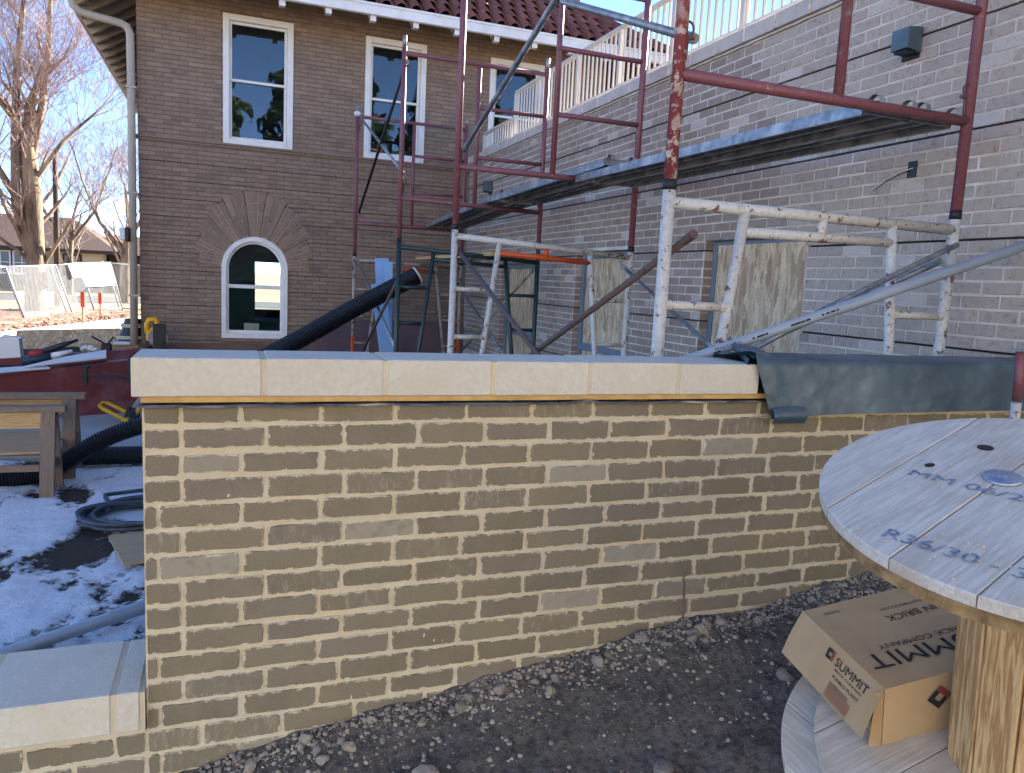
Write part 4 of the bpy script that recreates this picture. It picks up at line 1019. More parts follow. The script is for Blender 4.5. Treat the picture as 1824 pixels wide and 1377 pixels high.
def ob_mesh(L, seed, H=.0505):
    random.seed(seed); j = lambda: random.uniform(-.0012, .0012); hx, hz = L/2, H/2; D = .03
    f_ = [(-hx+j()+.002, 0, -hz+j()+.002), (hx+j()-.002, 0, -hz+j()+.002), (hx+j()-.002, 0, hz+j()-.002), (-hx+j()+.002, 0, hz+j()-.002)]
    m_ = [(-hx, .004, -hz), (hx, .004, -hz), (hx, .004, hz), (-hx, .004, hz)]; k_ = [(x, D, z) for x, _, z in m_]
    return f_+m_+k_, [(0, 1, 2, 3)]+[(i, 4+i, 4+(i+1) % 4, (i+1) % 4) for i in range(4)]+[(4+i, 8+i, 8+(i+1) % 4, 4+(i+1) % 4) for i in range(4)]
CACHE = {}; far = MB(); cnt = 0; random.seed(89)
for (c0, c1, zc, r_) in ob_:
    L = round(c1-c0-.006, 3); yo_ = FY+random.uniform(-.0018, .0018)
    if cnt < 300 and c0 > OX0+.05:
        key = (L, random.randint(0, 4) if L > .17 else 0); st = random.getstate()
        if key not in CACHE: me = MB().add(*ob_mesh(L, hash(key) % 991)).mesh('brick'); me.materials.append(T['obrick']); CACHE[key] = me
        random.setstate(st); mobj('brick', CACHE[key], None, old, ((c0+c1)/2, yo_, zc)); cnt += 1
    else:
        st = random.getstate(); vs, fs = ob_mesh(L, int(c0*1000+zc*77) % 9999); random.setstate(st)
        far.add([(x+(c0+c1)/2, y+yo_, z+zc) for x, y, z in vs], fs, random.uniform(.01, 1))
o = far.build('brick_courses', T['obrick'], old); o['kind'] = 'stuff'
# fan of voussoir bricks over the arched window
NW = 11
for wv in range(NW):
    t0, t1 = math.pi*wv/NW, math.pi*(wv+1)/NW; gp = .012
    if wv in (0, NW-1): pass
    ra = rout((t0+t1)/2)
    for s_ in range(3):
        a0 = t0+gp+(t1-t0-2*gp)*s_/3; a1 = t0+gp+(t1-t0-2*gp)*(s_+1)/3
        cuts = [ARR+.012, ARR+.012+(ra-ARR)*(.36 if s_ == 1 else .55), ARR+.012+(ra-ARR)*(.72 if s_ == 1 else 1.), ra] if s_ == 1 else [ARR+.012, ARR+.012+(ra-ARR)*.52, ra]
        for r0, r1 in zip(cuts[:-1], cuts[1:]):
            if r1-r0 < .03: continue
            g2 = .003; mb = MB(); pr = -.010-(.006 if wv % 2 == 0 else 0)+random.uniform(-.001, .001)
            q = [(r0+g2, a0+g2/r0), (r1-g2, a0+g2/r1), (r1-g2, a1-g2/r1), (r0+g2, a1-g2/r0)]
            P_ = [(ACX+r*math.cos(th), ACZ+r*math.sin(th)) for r, th in q]
            vs = [(x, FY+pr, z) for x, z in P_]+[(x, FY+.012, z) for x, z in P_]
            mb.add(vs, [(3, 2, 1, 0), (4, 5, 6, 7)]+[(i, (i+1) % 4, 4+(i+1) % 4, 4+i) for i in range(4)]); mb.build('voussoir', T['obrick'], old)
mb = MB()
for wv in range(NW):
    t0, t1 = math.pi*wv/NW, math.pi*(wv+1)/NW; ra = rout((t0+t1)/2)-.004
    q = [(ARR+.008, t0+.010), (ra, t0+.010), (ra, t1-.010), (ARR+.008, t1-.010)]; P_ = [(ACX+r*math.cos(th), ACZ+r*math.sin(th)) for r, th in q]
    mb.add([(x, FY-.006, z) for x, z in P_]+[(x, FY+.004, z) for x, z in P_], [(3, 2, 1, 0)]+[(i, (i+1) % 4, 4+(i+1) % 4, 4+i) for i in range(4)])
mb.build('arch_mortar', pm('light_pointing', lin(206, 186, 160), lin(190, 170, 146), 20, .9, .3), old)
# string course, base and parged strip
mb = MB(); mb.bbox((OX0-.05, FY-.045, 1.640), (3.40, FY+.02, 1.668), .004); mb.bbox((OX0-.03, FY-.025, 1.612), (3.38, FY+.02, 1.639), .004); mb.build('string_course', T['obrick'], old)
mb = MB(); mb.lim((OX0-.03, FY-.04, -1.75), (1.15, FY+.1, -1.0)); mb.build('plinth', pm('plinth_stone', lin(122, 98, 86), lin(104, 84, 76), 3, .9, .4, 30, .006, kind='World'), old)
mb = MB(); mb.lim((1.15, FY-.03, -1.75), (3.34, FY+.1, -.62)); mb.build('parged_base', pm('purple_grey_parging', lin(112, 92, 94), lin(98, 80, 84), 2., .9, .3, 20, .006, kind='World'), old)
# sash windows
def sash(x0, x1, z0, z1, parent):
    w_ = empty('window', (x0, FY, z0)); w_.parent = parent; del w_['base']; c = .078
    def P(n_, lo, hi, mt='wpaint', e=.003): mb = MB(); mb.bbox(lo, hi, e); return mb.build(n_, T[mt], w_)
    P('casing', (x0, FY-.022, z0), (x0+c, FY+.10, z1)); P('casing', (x1-c, FY-.022, z0), (x1, FY+.10, z1)); P('casing', (x0+c, FY-.022, z1-c), (x1-c, FY+.10, z1))
    P('sill', (x0+c, FY-.040, z0-.004), (x1-c, FY+.10, z0+c*.95))
    zm = z0+(z1-z0)*.505; s_ = .034
    for k, (a0, a1, y) in enumerate(((zm-.018, z1-c, FY+.035), (z0+c*.95, zm+.018, FY+.060))):
        X0_, X1_ = x0+c+.001, x1-c-.001
        mb = MB(); mb.bbox((X0_, y, a0), (X0_+s_, y+.03, a1), .002); mb.bbox((X1_-s_, y, a0), (X1_, y+.03, a1), .002); mb.bbox((X0_+s_, y, a0), (X1_-s_, y+.03, a0+s_), .002); mb.bbox((X0_+s_, y, a1-s_), (X1_-s_, y+.03, a1), .002)
        mb.build('sash_frame', T['wpaint'], w_)
        mb = MB(); mb.lim((X0_+s_-.004, y+.012, a0+s_-.004), (X1_-s_+.004, y+.016, a1-s_+.004)); mb.build('pane', T['glass'], w_)
    mb = MB(); mb.lim((x0-.1, FY+.9, z0-.25), (x1+.1, FY+.91, z1+.2)); o = mb.build('blind_back', T['room'], w_)
for w_ in WIN: sash(*w_, old)
def arch_pts(r, n_=26, flip=False): return [(ACX+r*math.cos(math.pi*i/n_), ACZ+r*math.sin(math.pi*i/n_)) for i in range(n_+1)]
def arch_ring(ro, ri, zb_, y0, y1, name, mat, parent, sill):
    po = [(ACX+ro, zb_)]+arch_pts(ro)+[(ACX-ro, zb_)]; pi_ = [(ACX+ri, zb_+sill)]+arch_pts(ri)+[(ACX-ri, zb_+sill)]
    n_ = len(po); mb = MB(); vs = [(x, y0, z) for x, z in po]+[(x, y0, z) for x, z in pi_]+[(x, y1, z) for x, z in po]+[(x, y1, z) for x, z in pi_]
    fs = []
    for i in range(n_):
        j = (i+1) % n_; fs += [(i, j, n_+j, n_+i), (2*n_+i, 3*n_+i, 3*n_+j, 2*n_+j), (n_+i, n_+j, 3*n_+j, 3*n_+i), (i, 2*n_+i, 2*n_+j, j)]
    mb.add(vs, fs); return mb.build(name, T[mat], parent)
aw = empty('window', (ACX, FY, AB)); aw.parent = old; del aw['base']; aw['label'] = 'round-headed sash window under the brick fan'
arch_ring(ARR, ARR-.062, AB, FY-.020, FY+.10, 'casing', 'wpaint', aw, .065); arch_ring(ARR-.063, ARR-.095, AB+.066, FY+.03, FY+.06, 'sash_frame', 'wpaint', aw, .04)
mb = MB(); mb.bbox((ACX-ARR+.06, FY+.026, -.235), (ACX+ARR-.06, FY+.064, -.185), .003); mb.build('meeting_rail', T['wpaint'], aw)
mb = MB(); po = [(ACX+ARR-.09, AB+.10)]+arch_pts(ARR-.09)+[(ACX-ARR+.09, AB+.10)]; n_ = len(po)
mb.add([(x, FY+.044, z) for x, z in po], [tuple(range(n_-1, -1, -1))]); mb.build('pane', T['glass'], aw)
mb = MB(); mb.bbox((ACX-ARR-.01, FY-.05, AB-.05), (ACX+ARR+.01, FY+.02, AB), .004); mb.build('sill', T['obrick'], aw)
mb = MB(); mb.bbox((.20, FY+.12, AB+.068), (.40, FY+.13, AB+.20), .002); mb.build('board_scrap', T['stone'], aw)
# roof, eaves, gutter
EX0, EX1, EY0, EY1, EZ = OX0-.78, 6.2, FY-.78, 19.3, 3.44; TP = .70; HALF = (EX1-EX0)/2
roof = empty('roof', (2, 14, 3.5)); roof.parent = old; del roof['base']
def rp(x, y, z): return (x, y, z)
RZ = EZ+HALF*TP
mb = MB(); A_ = [(EX0, EY0, EZ), (EX1, EY0, EZ), (EX1, EY1, EZ), (EX0, EY1, EZ), (EX0+HALF, EY0+HALF, RZ), (EX0+HALF, EY1-HALF, RZ)]
mb.add([(x, y, z+.0) for x, y, z in A_], [(0, 1, 4), (1, 2, 5, 4), (2, 3, 5), (3, 0, 4, 5)]); mb.build('roof_deck', pm('tile_bed', lin(104, 56, 48), lin(84, 46, 42), 10, .9), roof)
def tile_mesh(seed):
    random.seed(seed); mb = MB(); n_ = 9; L = .40
    def cs(r, z0, y): return [(r*math.cos(math.pi*i/n_), y, z0+r*math.sin(math.pi*i/n_)*1.02) for i in range(n_+1)]
    rows = [cs(.082, .012, 0), cs(.070, .002, L), cs(.070, .012, .0), cs(.060, .002, L)]; k = n_+1
    vs = [p for r in rows for p in r]
    fs = [(i, i+1, k+i+1, k+i) for i in range(n_)]+[(2*k+i+1, 2*k+i, 3*k+i, 3*k+i+1) for i in range(n_)]+[(i+1, i, 2*k+i, 2*k+i+1) for i in range(n_)]
    mb.add(vs, fs)
    mb.add([(.060, -.004, .004), (.138, -.004, .004), (.138, L, .003), (.060, L, .003), (.060, -.004, .016), (.138, -.004, .016)], [(4, 5, 2, 3), (0, 1, 5, 4)]); return mb.mesh('roof_tile', True)
TM = [tile_mesh(i) for i in range(3)]
for m_ in TM: m_.materials.append(T['tile'])
pang = math.atan(TP); cp, sp_ = math.cos(pang), math.sin(pang); random.seed(4); far = MB(); cnt = 0; NR_ = 14
for r_ in range(NR_):
    t = r_*.31; y = EY0-.03+t*cp; z = EZ+.012+(t*cp)*TP
    x = EX0+t*cp+.05
    while x < EX1-t*cp-.05:
        M = Matrix.Translation((x, y, z)) @ Matrix.Rotation(pang, 4, 'X')
        if r_ < 9 and x > .1 and cnt < 300:
            o = mobj('roof_tile', TM[random.randint(0, 2)], None, roof); o.matrix_local = M @ Matrix.Rotation(random.uniform(-.02, .02), 4, 'Z'); cnt += 1
        elif r_ < 9 or x > 2:
            me = TM[0]; far.add([M @ v.co for v in me.vertices], [tuple(p.vertices) for p in me.polygons], random.uniform(.01, 1))
        x += .196
o = far.build('roof_tiles', T['tile'], roof); o['kind'] = 'stuff'
mb = MB()   # hip ridge tiles down to the corner
for i in range(16):
    t = .06+i*.30; p = Vector((EX1-t, EY0+t, EZ+t*TP+.05)); q = p+Vector((-.36, .36, .36*TP+.02)); mb.tube([p, q], [.10, .085], 9)
mb.build('hip_tiles', T['tile'], roof)
mb = MB(); mb.bbox((EX0-.02, EY0-.075, 3.325), (EX1+.02, EY0-.004, 3.452), .008); mb.bbox((EX0-.02, EY0-.09, 3.435), (EX1+.02, EY0-.0, 3.468), .006); mb.build('gutter', T['wpaint'], old)
mb = MB(); mb.bbox((EX0-.075, EY0, 3.33), (EX0-.004, EY1, 3.452), .008); mb.bbox((EX0-.09, EY0, 3.435), (EX0, EY1, 3.466), .006); mb.build('gutter', T['beige'], old)
mb = MB(); mb.add([(EX0, EY0, 3.38), (EX1, EY0, 3.38), (EX1-.78, FY, 3.38+.78*.66), (OX0, FY, 3.38+.78*.66)], [(0, 1, 2, 3)]); mb.build('soffit', T['wpaint'], old)
mb = MB(); mb.add([(EX0, EY0, 3.38), (OX0, FY, 3.38+.78*.66), (OX0, EY1, 3.38+.78*.66), (EX0, EY1, 3.38)], [(0, 1, 2, 3)]); mb.build('soffit', T['beige'], old)
k = 0; x = -1.62
while x < 6.1:
    mb = MB(); mb.box((x, EY0+.37, 3.36+.37*.66-.045), (.075, .92, .10), Matrix.Rotation(math.atan(.66), 3, 'X')); mb.box((x, EY0+.02, 3.300), (.075, .09, .075)); mb.build('rafter', T['wpaint'], old); x += .56
y = FY-.35
while y < EY1:
    mb = MB(); mb.box((EX0+.38, y, 3.36+.37*.66-.055), (.92, .07, .11), Matrix.Rotation(-math.atan(.66), 3, 'Y')); mb.build('rafter', T['beige'], old)
    mb = MB(); mb.tube([(EX0+.03, y+.20, 3.395), (EX0+.14, y+.20, 3.43)], .062, 10); mb.build('tile_end', T['beige'], old); y += .43
# downspout and small box beside it
mb = MB(); dsx = -1.148; mb.tube([(-1.83, 11.02, 3.38), (-1.80, 11.03, 3.22), (-1.765, 11.04, 3.09), (-1.70, 11.05, 3.03), (-1.60, 11.05, 3.01), (-1.25, 11.05, 2.965), (-1.185, 11.05, 2.935), (-1.15, 11.05, 2.86), (dsx, 11.05, 2.4), (-1.160, 11.05, -1.02)], .047, 16)
smooth_o(mb.build('downspout', T['beige'], old))
for z in (2.2, .9, -.4): mb = MB(); mb.bbox((-1.212, 11.0, z), (-1.085, 11.17, z+.03), .003); mb.build('downspout_strap', T['beige'], old)
e = empty('flood_light', (-1.25, 11.0, .3), 'small white and black box fixed beside the beige downspout', 'flood light')
mb = MB(); mb.bbox((-1.305, 10.95, .315), (-1.235, 11.06, .475), .01); mb.build('housing', T['wplastic'], e)
mb = MB(); mb.bbox((-1.2345, 10.94, .30), (-1.19, 11.07, .48), .008); mb.build('bracket', T['dark'], e)
# chimneys on the roof beyond
ch = pm('chimney_brick', lin(178, 110, 84), lin(150, 90, 70), 10, .9, .4)
mb = MB(); mb.bbox((5.70, 13.4, 3.4), (6.0, 13.75, 5.6), .01); mb.build('chimney', ch, roof)

# ================================================================== YARD THINGS BEYOND THE WALL
def seg_wall(pts, tops, th, zb_, name, mat):
    mb = MB(); n_ = len(pts); bk = [(x, y+th) for x, y in pts]
    vs = [(x, y, zb_) for x, y in pts]+[(x, y, t) for (x, y), t in zip(pts, tops)]+[(x, y, t) for (x, y), t in zip(bk, tops)]+[(x, y, zb_) for x, y in bk]
    fs = []
    for i in range(n_-1): fs += [(i, i+1, n_+i+1, n_+i), (n_+i, n_+i+1, 2*n_+i+1, 2*n_+i), (2*n_+i, 2*n_+i+1, 3*n_+i+1, 3*n_+i)]
    fs += [(0, n_, 2*n_, 3*n_), (n_-1, 4*n_-1, 3*n_-1, 2*n_-1)]; mb.add(vs, fs); return mb.build(name, mat)
o = seg_wall([(-5.5, 7.7), (-2.22, 9.14), (-.98, 9.62), (-.2, 9.9)], [-1.28, -1.182, -1.062, -1.04], .26, -1.75, 'foundation_wall', T['redwall']); tag(o, 'low foundation wall coated in dark red waterproofing behind the trestles', 'wall')
o = seg_wall([(-5.5, 9.4), (-2.56, 10.45), (-1.05, 10.62), (-.62, 10.66)], [-1.26, -1.17, -1.04, -1.03], .22, -1.75, 'foundation_kerb', T['redwall']); tag(o, 'narrow red-coated kerb carrying the white box and the tools', 'kerb')
def lerp_y(pts, x):
    for (x0, y0), (x1, y1) in zip(pts[:-1], pts[1:]):
        if x0 <= x <= x1: return y0+(y1-y0)*(x-x0)/(x1-x0)
    return pts[-1][1]
WA = [(-5.5, 7.7), (-2.22, 9.14), (-.98, 9.62), (-.2, 9.9)]; KA = [(-5.5, 9.4), (-2.56, 10.45), (-1.05, 10.62), (-.62, 10.66)]
def fill(i, j, A0, o0, A1, o1, z, dz):
    x = -5.45+4.75*i/40; y0, y1 = lerp_y(A0, x)+o0, (lerp_y(A1, x) if A1 else 14.2)+o1; return (x, y0+(y1-y0)*j/12, z+.04*fb(i*.3+dz, j*.3, 1.)+.10*(i/40))
mb = MB(); mb.grid(lambda i, j: fill(i, j, WA, .12, KA, .1, -1.33, 0), 40, 12); struct(mb.build('soil_fill', T['soil'], None, True))
mb = MB(); mb.grid(lambda i, j: fill(i, j, KA, .12, None, 0, -1.30, 9), 40, 12); struct(mb.build('soil_bank', T['soil'], None, True))
def slab(name, poly, z, th, mat, label, cat, zs=None, grp=None):
    mb = MB(); n_ = len(poly); zs = zs or [z]*n_
    vs = [(p[0], p[1], q-th) for p, q in zip(poly, zs)]+[(p[0], p[1], q) for p, q in zip(poly, zs)]
    mb.add(vs, [tuple(range(n_-1, -1, -1)), tuple(range(n_, 2*n_))]+[(i, (i+1) % n_, n_+(i+1) % n_, n_+i) for i in range(n_)]); return tag(mb.build(name, mat), label, cat, grp)
slab('white_board', [(-2.9, 8.5), (-1.78, 9.22), (-1.88, 9.46), (-3.0, 8.86)], -1.12, .015, T['wplastic'], 'long white board lying along the red foundation wall', 'board', [-1.15, -1.115, -1.115, -1.15])
slab('white_board', [(-2.0, 9.18), (-1.30, 9.62), (-1.40, 10.38), (-1.75, 9.95)], -1.085, .015, T['wplastic'], 'white board skewed over the corner of the foundation wall', 'board', [-1.095, -1.04, -1.03, -1.07])
e = empty('bar_clamp', (-1.2, 9.1, -1.2), 'black bar clamp reaching across the red wall to the stone coping', 'clamp')
mb = MB(); mb.bbox((-1.43, 9.07, -1.196), (-.98, 9.10, -1.170), .002); mb.build('bar', T['dark'], e)
for (x, z0, z1) in ((-1.425, -1.28, -1.075), (-1.0, -1.25, -1.0)): mb = MB(); mb.bbox((x-.022, 9.06, z0), (x+.018, 9.11, z1), .004); mb.build('jaw', T['dark'], e)
mb = MB(); mb.tube([(-1.455, 9.085, -1.10), (-1.38, 9.085, -1.075)], .022, 8); mb.tube([(-1.48, 9.085, -1.20), (-1.44, 9.085, -1.20)], .014, 8); mb.build('handle', T['blacktool'], e)

def trestle(label, yc, xr, xl, zt, foot):
    e = empty('trestle', ((xl+xr)/2, yc, foot), label, 'trestle', 'timber trestles on the snow')
    mb = MB(); mb.bbox((xl, yc-.055, zt-.045), (xr, yc+.055, zt), .003); mb.build('top_rail', T['lumberx'], e)
    mb = MB(); mb.bbox((xl, yc-.022, zt-.17), (xr-.14, yc+.022, zt-.046), .003); mb.build('web', T['newlumber'], e)
    for x in (xr-.11, xl+.14):
        for s_ in (-1, 1):
            mb = MB(); top, bot = Vector((x, yc+s_*.035, zt-.046)), Vector((x, yc+s_*.17, foot)); d = (top-bot); L = d.length
            rot = Matrix.Rotation(math.atan2(s_*.135, zt-.046-foot), 3, 'X'); mb.box((0, 0, L/2), (.092, .04, L)); o = mb.build('leg', T['lumber'], e); o.matrix_local = Matrix.Translation(bot) @ rot.to_4x4()
        mb = MB(); mb.bbox((x-.02, yc-.12, foot+.17), (x+.02, yc+.12, foot+.24), .003); mb.build('brace', T['lumber'], e)
    mb = MB(); mb.bbox((xl, yc-.14, foot+.185), (xr-.16, yc-.118, foot+.235), .003); mb.build('stretcher', T['lumberx'], e)
    return e
trestle('grey timber trestle whose foot stands clear on the snow, hose behind it', 6.36, -1.13, -2.5, -1.050, -1.70)
trestle('grey timber trestle closer to the red wall, its top rail longer', 6.90, -1.085, -2.6, -1.040, -1.70)
slab('plywood_shelf', [(-2.5, 6.42), (-1.28, 6.47), (-1.22, 6.98), (-2.5, 6.98)], -1.33, .018, T['ply'], 'plywood sheet lying low between the two trestles', 'plywood', [-1.42, -1.42, -1.36, -1.36])

def corrugated(name, pts, r, label, pitch=.028, cat='hose', amp=.12, rib=True):
    pts = [Vector(p) for p in pts]; out = []; rs = []
    # resample a smooth curve
    L = 0; fine = []
    for i in range(len(pts)-1):
        p0, p1, p2, p3 = pts[max(i-1, 0)], pts[i], pts[i+1], pts[min(i+2, len(pts)-1)]
        for k in range(40):
            t = k/40; fine.append(.5*((2*p1)+(p2-p0)*t+(2*p0-5*p1+4*p2-p3)*t*t+(-p0+3*p1-3*p2+p3)*t**3))
    fine.append(pts[-1]); acc = 0; nxt = 0
    for i in range(len(fine)-1):
        d = (fine[i+1]-fine[i]).length
        while acc+d >= nxt:
            u = (nxt-acc)/d if d else 0; out.append(fine[i].lerp(fine[i+1], u)); nxt += pitch/2 if rib else .03
        acc += d
    for i in range(len(out)): rs.append(r*(1-amp*(i % 2)) if rib else r)
    e = empty(name, tuple(out[0]), label, cat); mb = MB(); mb.tube(out, rs, 18, False); mb.build('tube', T['hose'], e, False)
    d0 = (out[1]-out[0]).normalized()
    for p, s_ in ((out[0], 1), (out[-1], -1)):
        mb = MB(); dd = d0 if s_ == 1 else (out[-2]-out[-1]).normalized(); mb.tube([p+dd*.012, p-dd*.002], [r*.86, r*.86], 18); mb.build('inner_wall', T['dark'], e)
    return e
h1 = corrugated('corrugated_hose', [(-1.66, 6.58, -1.665), (-1.30, 6.62, -1.60), (-.94, 6.62, -1.375), (-.62, 6.62, -1.255), (-.2, 6.7, -1.18)], .072, 'black corrugated hose propped through the timber trestles', .021)
mb = MB(); mb.box((-1.640, 6.515, -1.655), (.035, .002, .055), Matrix.Rotation(.25, 3, 'Y')); mb.build('sticker', T['wplastic'], h1)
corrugated('corrugated_hose', [(-1.22, 7.12, -1.615), (-.8, 7.10, -1.61), (-.2, 7.05, -1.61)], .078, 'black corrugated hose lying flat on the snow behind the trestles', .021, amp=.06)
hb = corrugated('corrugated_hose', [(.25, 8.8, -1.0), (.75, 8.8, -.72), (1.35, 8.8, -.355), (2.06, 8.8, .045)], .108, 'wide black corrugated hose rising past the light blue boards', .026, amp=.09)
mb = MB(); mb.tube([Vector((2.050, 8.8, .040)), Vector((2.068, 8.8, .051))], .111, 20, False); mb.build('rim', T['rail'], hb)
# hand truck lying on the slab
e = empty('hand_truck', (-1.1, 9.0, -1.67), 'yellow tubular hand truck lying on the concrete below the red wall', 'hand truck')
mb = MB(); mb.tube([(-.98, 8.62, -1.60), (-1.26, 9.05, -1.54), (-1.31, 9.14, -1.52), (-1.29, 9.22, -1.50), (-1.23, 9.20, -1.50), (-.96, 8.85, -1.58)], .022, 10); mb.build('handle', T['yellow'], e, True)
mb = MB(); mb.tube([(-1.0, 8.66, -1.60), (-.92, 8.78, -1.55), (-.86, 8.95, -1.44), (-.80, 9.0, -1.40)], .024, 10); mb.build('frame', T['yellow'], e, True)
for yy in (8.70, 8.98): mb = MB(); mb.tube([(-.99, yy, -1.585), (-.93, yy+.03, -1.585)], .085, 20); mb.build('wheel', T['blacktool'], e)
# coiled hose
random.seed(6); mb = MB(); e = None
for k in range(8):
    cx, cy = -.50+random.uniform(-.05, .05), 5.48+random.uniform(-.08, .08); rx, ry = .36+random.uniform(-.07, .06), .30+random.uniform(-.08, .06); z = -1.672+.018*(k % 4)
    mb.tube([(cx+rx*math.cos(t*.2), cy+ry*math.sin(t*.2), z+.008*math.sin(t*.5+k)) for t in range(33)], .0145, 8)
mb.tube([(-.30, 6.0, -1.66), (-.60, 6.05, -1.64), (-.83, 5.93, -1.63), (-.80, 5.75, -1.60), (-.76, 5.68, -1.63), (-.78, 5.60, -1.66)], .015, 8)
tag(mb.build('coiled_hose', T['coil'], None, True), 'grey rubber hose coiled on the snow beside the brick wall', 'hose')
slab('plywood_offcut', [(-.70, 5.10), (-.05, 5.28), (.02, 4.74), (-.555, 4.58)], -1.660, .018, T['ply'], 'square plywood offcut lying on the snow by the wall', 'plywood')
mb = MB(); q0, q1 = Vector((-1.05, 3.50, -1.672)), Vector((.2, 4.22, -1.60)); mb.tube([q0, q0.lerp(q1, .42), q0.lerp(q1, .421), q1], [.030, .030, .034, .034], 16)
tag(smooth_o(mb.build('pvc_pipe', T['pvc'])), 'grey plastic pipe lying in the snow behind the low wall', 'pipe')
# light blue boards leaning on the building
for i, (x0, x1, yb_, zt_, lean, lb) in enumerate(((1.80, 1.98, 10.2, .265, -.10, 'tall light blue foam board leaning upright in the scaffold'), (1.90, 2.0, 10.12, .22, .0, 'narrow light blue board edge beside the tall one'), (1.70, 1.88, 10.0, -.05, -.25, 'shorter light blue foam board leaning askew'))):
    L = zt_+1.7; mb = MB(); mb.bbox((-.5*(x1-x0), -.012, 0), (.5*(x1-x0), .012, L), .002); o = mb.build('foam_board', T['blueboard'])
    bx_ = (x0+x1)/2-lean*-1*L*0+(-lean*.9 if lean else 0); o.matrix_world = Matrix.Translation((bx_, yb_-.35, -1.70)) @ Matrix.Rotation(-.10, 4, 'X') @ Matrix.Rotation(lean*.55, 4, 'Y'); tag(o, lb, 'board')
# circular saw on the kerb
e = empty('saw', (-.9, 10.76, -1.03), 'yellow and grey cordless saw standing by the old building corner', 'saw')
mb = MB(); mb.tube([(-.975, 10.76, -.84), (-.985, 10.76, -.74), (-.96, 10.76, -.675), (-.88, 10.76, -.665), (-.865, 10.76, -.70), (-.87, 10.76, -.78), (-.93, 10.76, -.82)], [.04, .032, .032, .032, .034, .040, .045], 10); mb.build('handle', T['yellow'], e, True)
mb = MB(); mb.bbox((-.99, 10.70, -.95), (-.90, 10.82, -.80), .02); mb.build('body', T['yellow'], e)
mb = MB(); mb.bbox((-1.0, 10.70, -1.03), (-.92, 10.82, -.94), .012); mb.build('battery', T['blacktool'], e)
mb = MB(); mb.tube([(-.85, 10.66, -.90), (-.85, 10.84, -.90)], .115, 24); mb.build('blade_guard', T['steel'], e)
mb = MB(); mb.bbox((-.905, 10.64, -1.04), (-.755, 10.68, -.72), .006); mb.tube([(-.83, 10.62, -.98), (-.83, 10.70, -.98)], .045, 16); mb.build('shoe', T['dark'], e)
# things on the red kerb
mb = MB(); mb.box((-2.47, 10.60, -1.045), (.262, .16, .25), Matrix.Rotation(-.06, 3, 'Y')); mb.box((-2.42, 10.60, -.915), (.20, .17, .012), Matrix.Rotation(.1, 3, 'Y')); tag(mb.build('foam_box', T['wplastic']), 'white foam box standing on the red-coated kerb', 'box')
e = empty('grinder', (-2.1, 10.5, -1.15), 'red and black grinder tossed on the red kerb', 'grinder')
mb = MB(); mb.tube([(-2.24, 10.5, -1.115), (-2.08, 10.5, -1.08)], .038, 10); mb.build('body', T['redplastic'], e, True)
mb = MB(); mb.tube([(-2.08, 10.5, -1.08), (-1.90, 10.5, -1.0), (-1.72, 10.5, -.93)], [.045, .035, .014], 10); mb.build('neck', T['blacktool'], e, True)
e = empty('drill', (-2.0, 10.35, -1.2), 'dark blue drill with a pale sleeve lying below the grinder', 'drill')
mb = MB(); mb.tube([(-2.28, 10.36, -1.19), (-1.98, 10.36, -1.12)], [.05, .055], 10); mb.build('body', pm('dark_teal_tool', lin(34, 58, 74), lin(28, 48, 62), 8, .5), e, True)
mb = MB(); mb.tube([(-1.98, 10.36, -1.12), (-1.76, 10.36, -1.05)], [.045, .02], 10); mb.build('sleeve', T['wplastic'], e, True)
random.seed(8); mb = MB()
for i in range(9): mb.stone((-1.68+.13*random.random(), 10.62+.05*random.random(), -1.06+.03*random.random()), .05, .6)
tag(mb.build('crumpled_bag', T['wplastic']), 'crumpled white plastic bag on the red kerb', 'bag')
e = empty('spring_clamp', (-1.45, 10.7, -1.06), 'black spring clamp with splayed arms beside the white bag', 'clamp')
mb = MB(); mb.bbox((-1.50, 10.68, -1.10), (-1.38, 10.74, -.98), .02); mb.build('body', T['dark'], e)
mb = MB(); mb.tube([(-1.44, 10.7, -1.0), (-1.60, 10.7, -.90)], .012, 6); mb.tube([(-1.43, 10.7, -1.0), (-1.36, 10.7, -.90)], .012, 6); mb.build('arm', T['dark'], e)
mb = MB(); mb.bbox((-1.80, 11.18, -1.17), (-1.10, 11.30, -1.04), .004); tag(mb.build('timber_beam', T['newlumber']), 'brown timber beam laid towards the corner of the old building', 'beam')
mb = MB(); mb.bbox((-1.42, 11.12, -1.04), (-1.22, 11.28, -1.005), .003); tag(mb.build('tray', T['wplastic']), 'small white tray on the timber beam', 'tray')
mb = MB(); mb.add([(-2.86, 12.5, -1.27), (-1.52, 12.45, -1.22), (-1.50, 12.62, -.93), (-2.84, 12.66, -1.0), (-2.86, 12.52, -1.275), (-1.52, 12.47, -1.225), (-1.50, 12.64, -.93), (-2.84, 12.68, -1.0)], [(0, 1, 2, 3), (7, 6, 5, 4), (0, 4, 5, 1), (3, 2, 6, 7), (1, 5, 6, 2), (0, 3, 7, 4)]); tag(mb.build('form_board', T['osb']), 'strip of strand board propped up below the sunlit kerb', 'board')
e = empty('tool_bag', (-1.35, 12.2, -1.2), 'black bag with cream webbing slumped at the foot of the downspout', 'bag')
mb = MB(); mb.grid(lambda i, j: (-1.34+(.20-.09*j/8)*math.cos(i*math.pi/8)+.05*j/8, 12.2+.14*math.sin(i*math.pi/8), -1.22+.46*j/8+.02*noise.noise(Vector((i*.5, j*.5, 0)))), 16, 8); mb.add([(-1.29+.11*math.cos(i*math.pi/8), 12.2+.14*math.sin(i*math.pi/8), -.76) for i in range(16)], [tuple(range(16))]); mb.build('body', T['blacktool'], e, True)
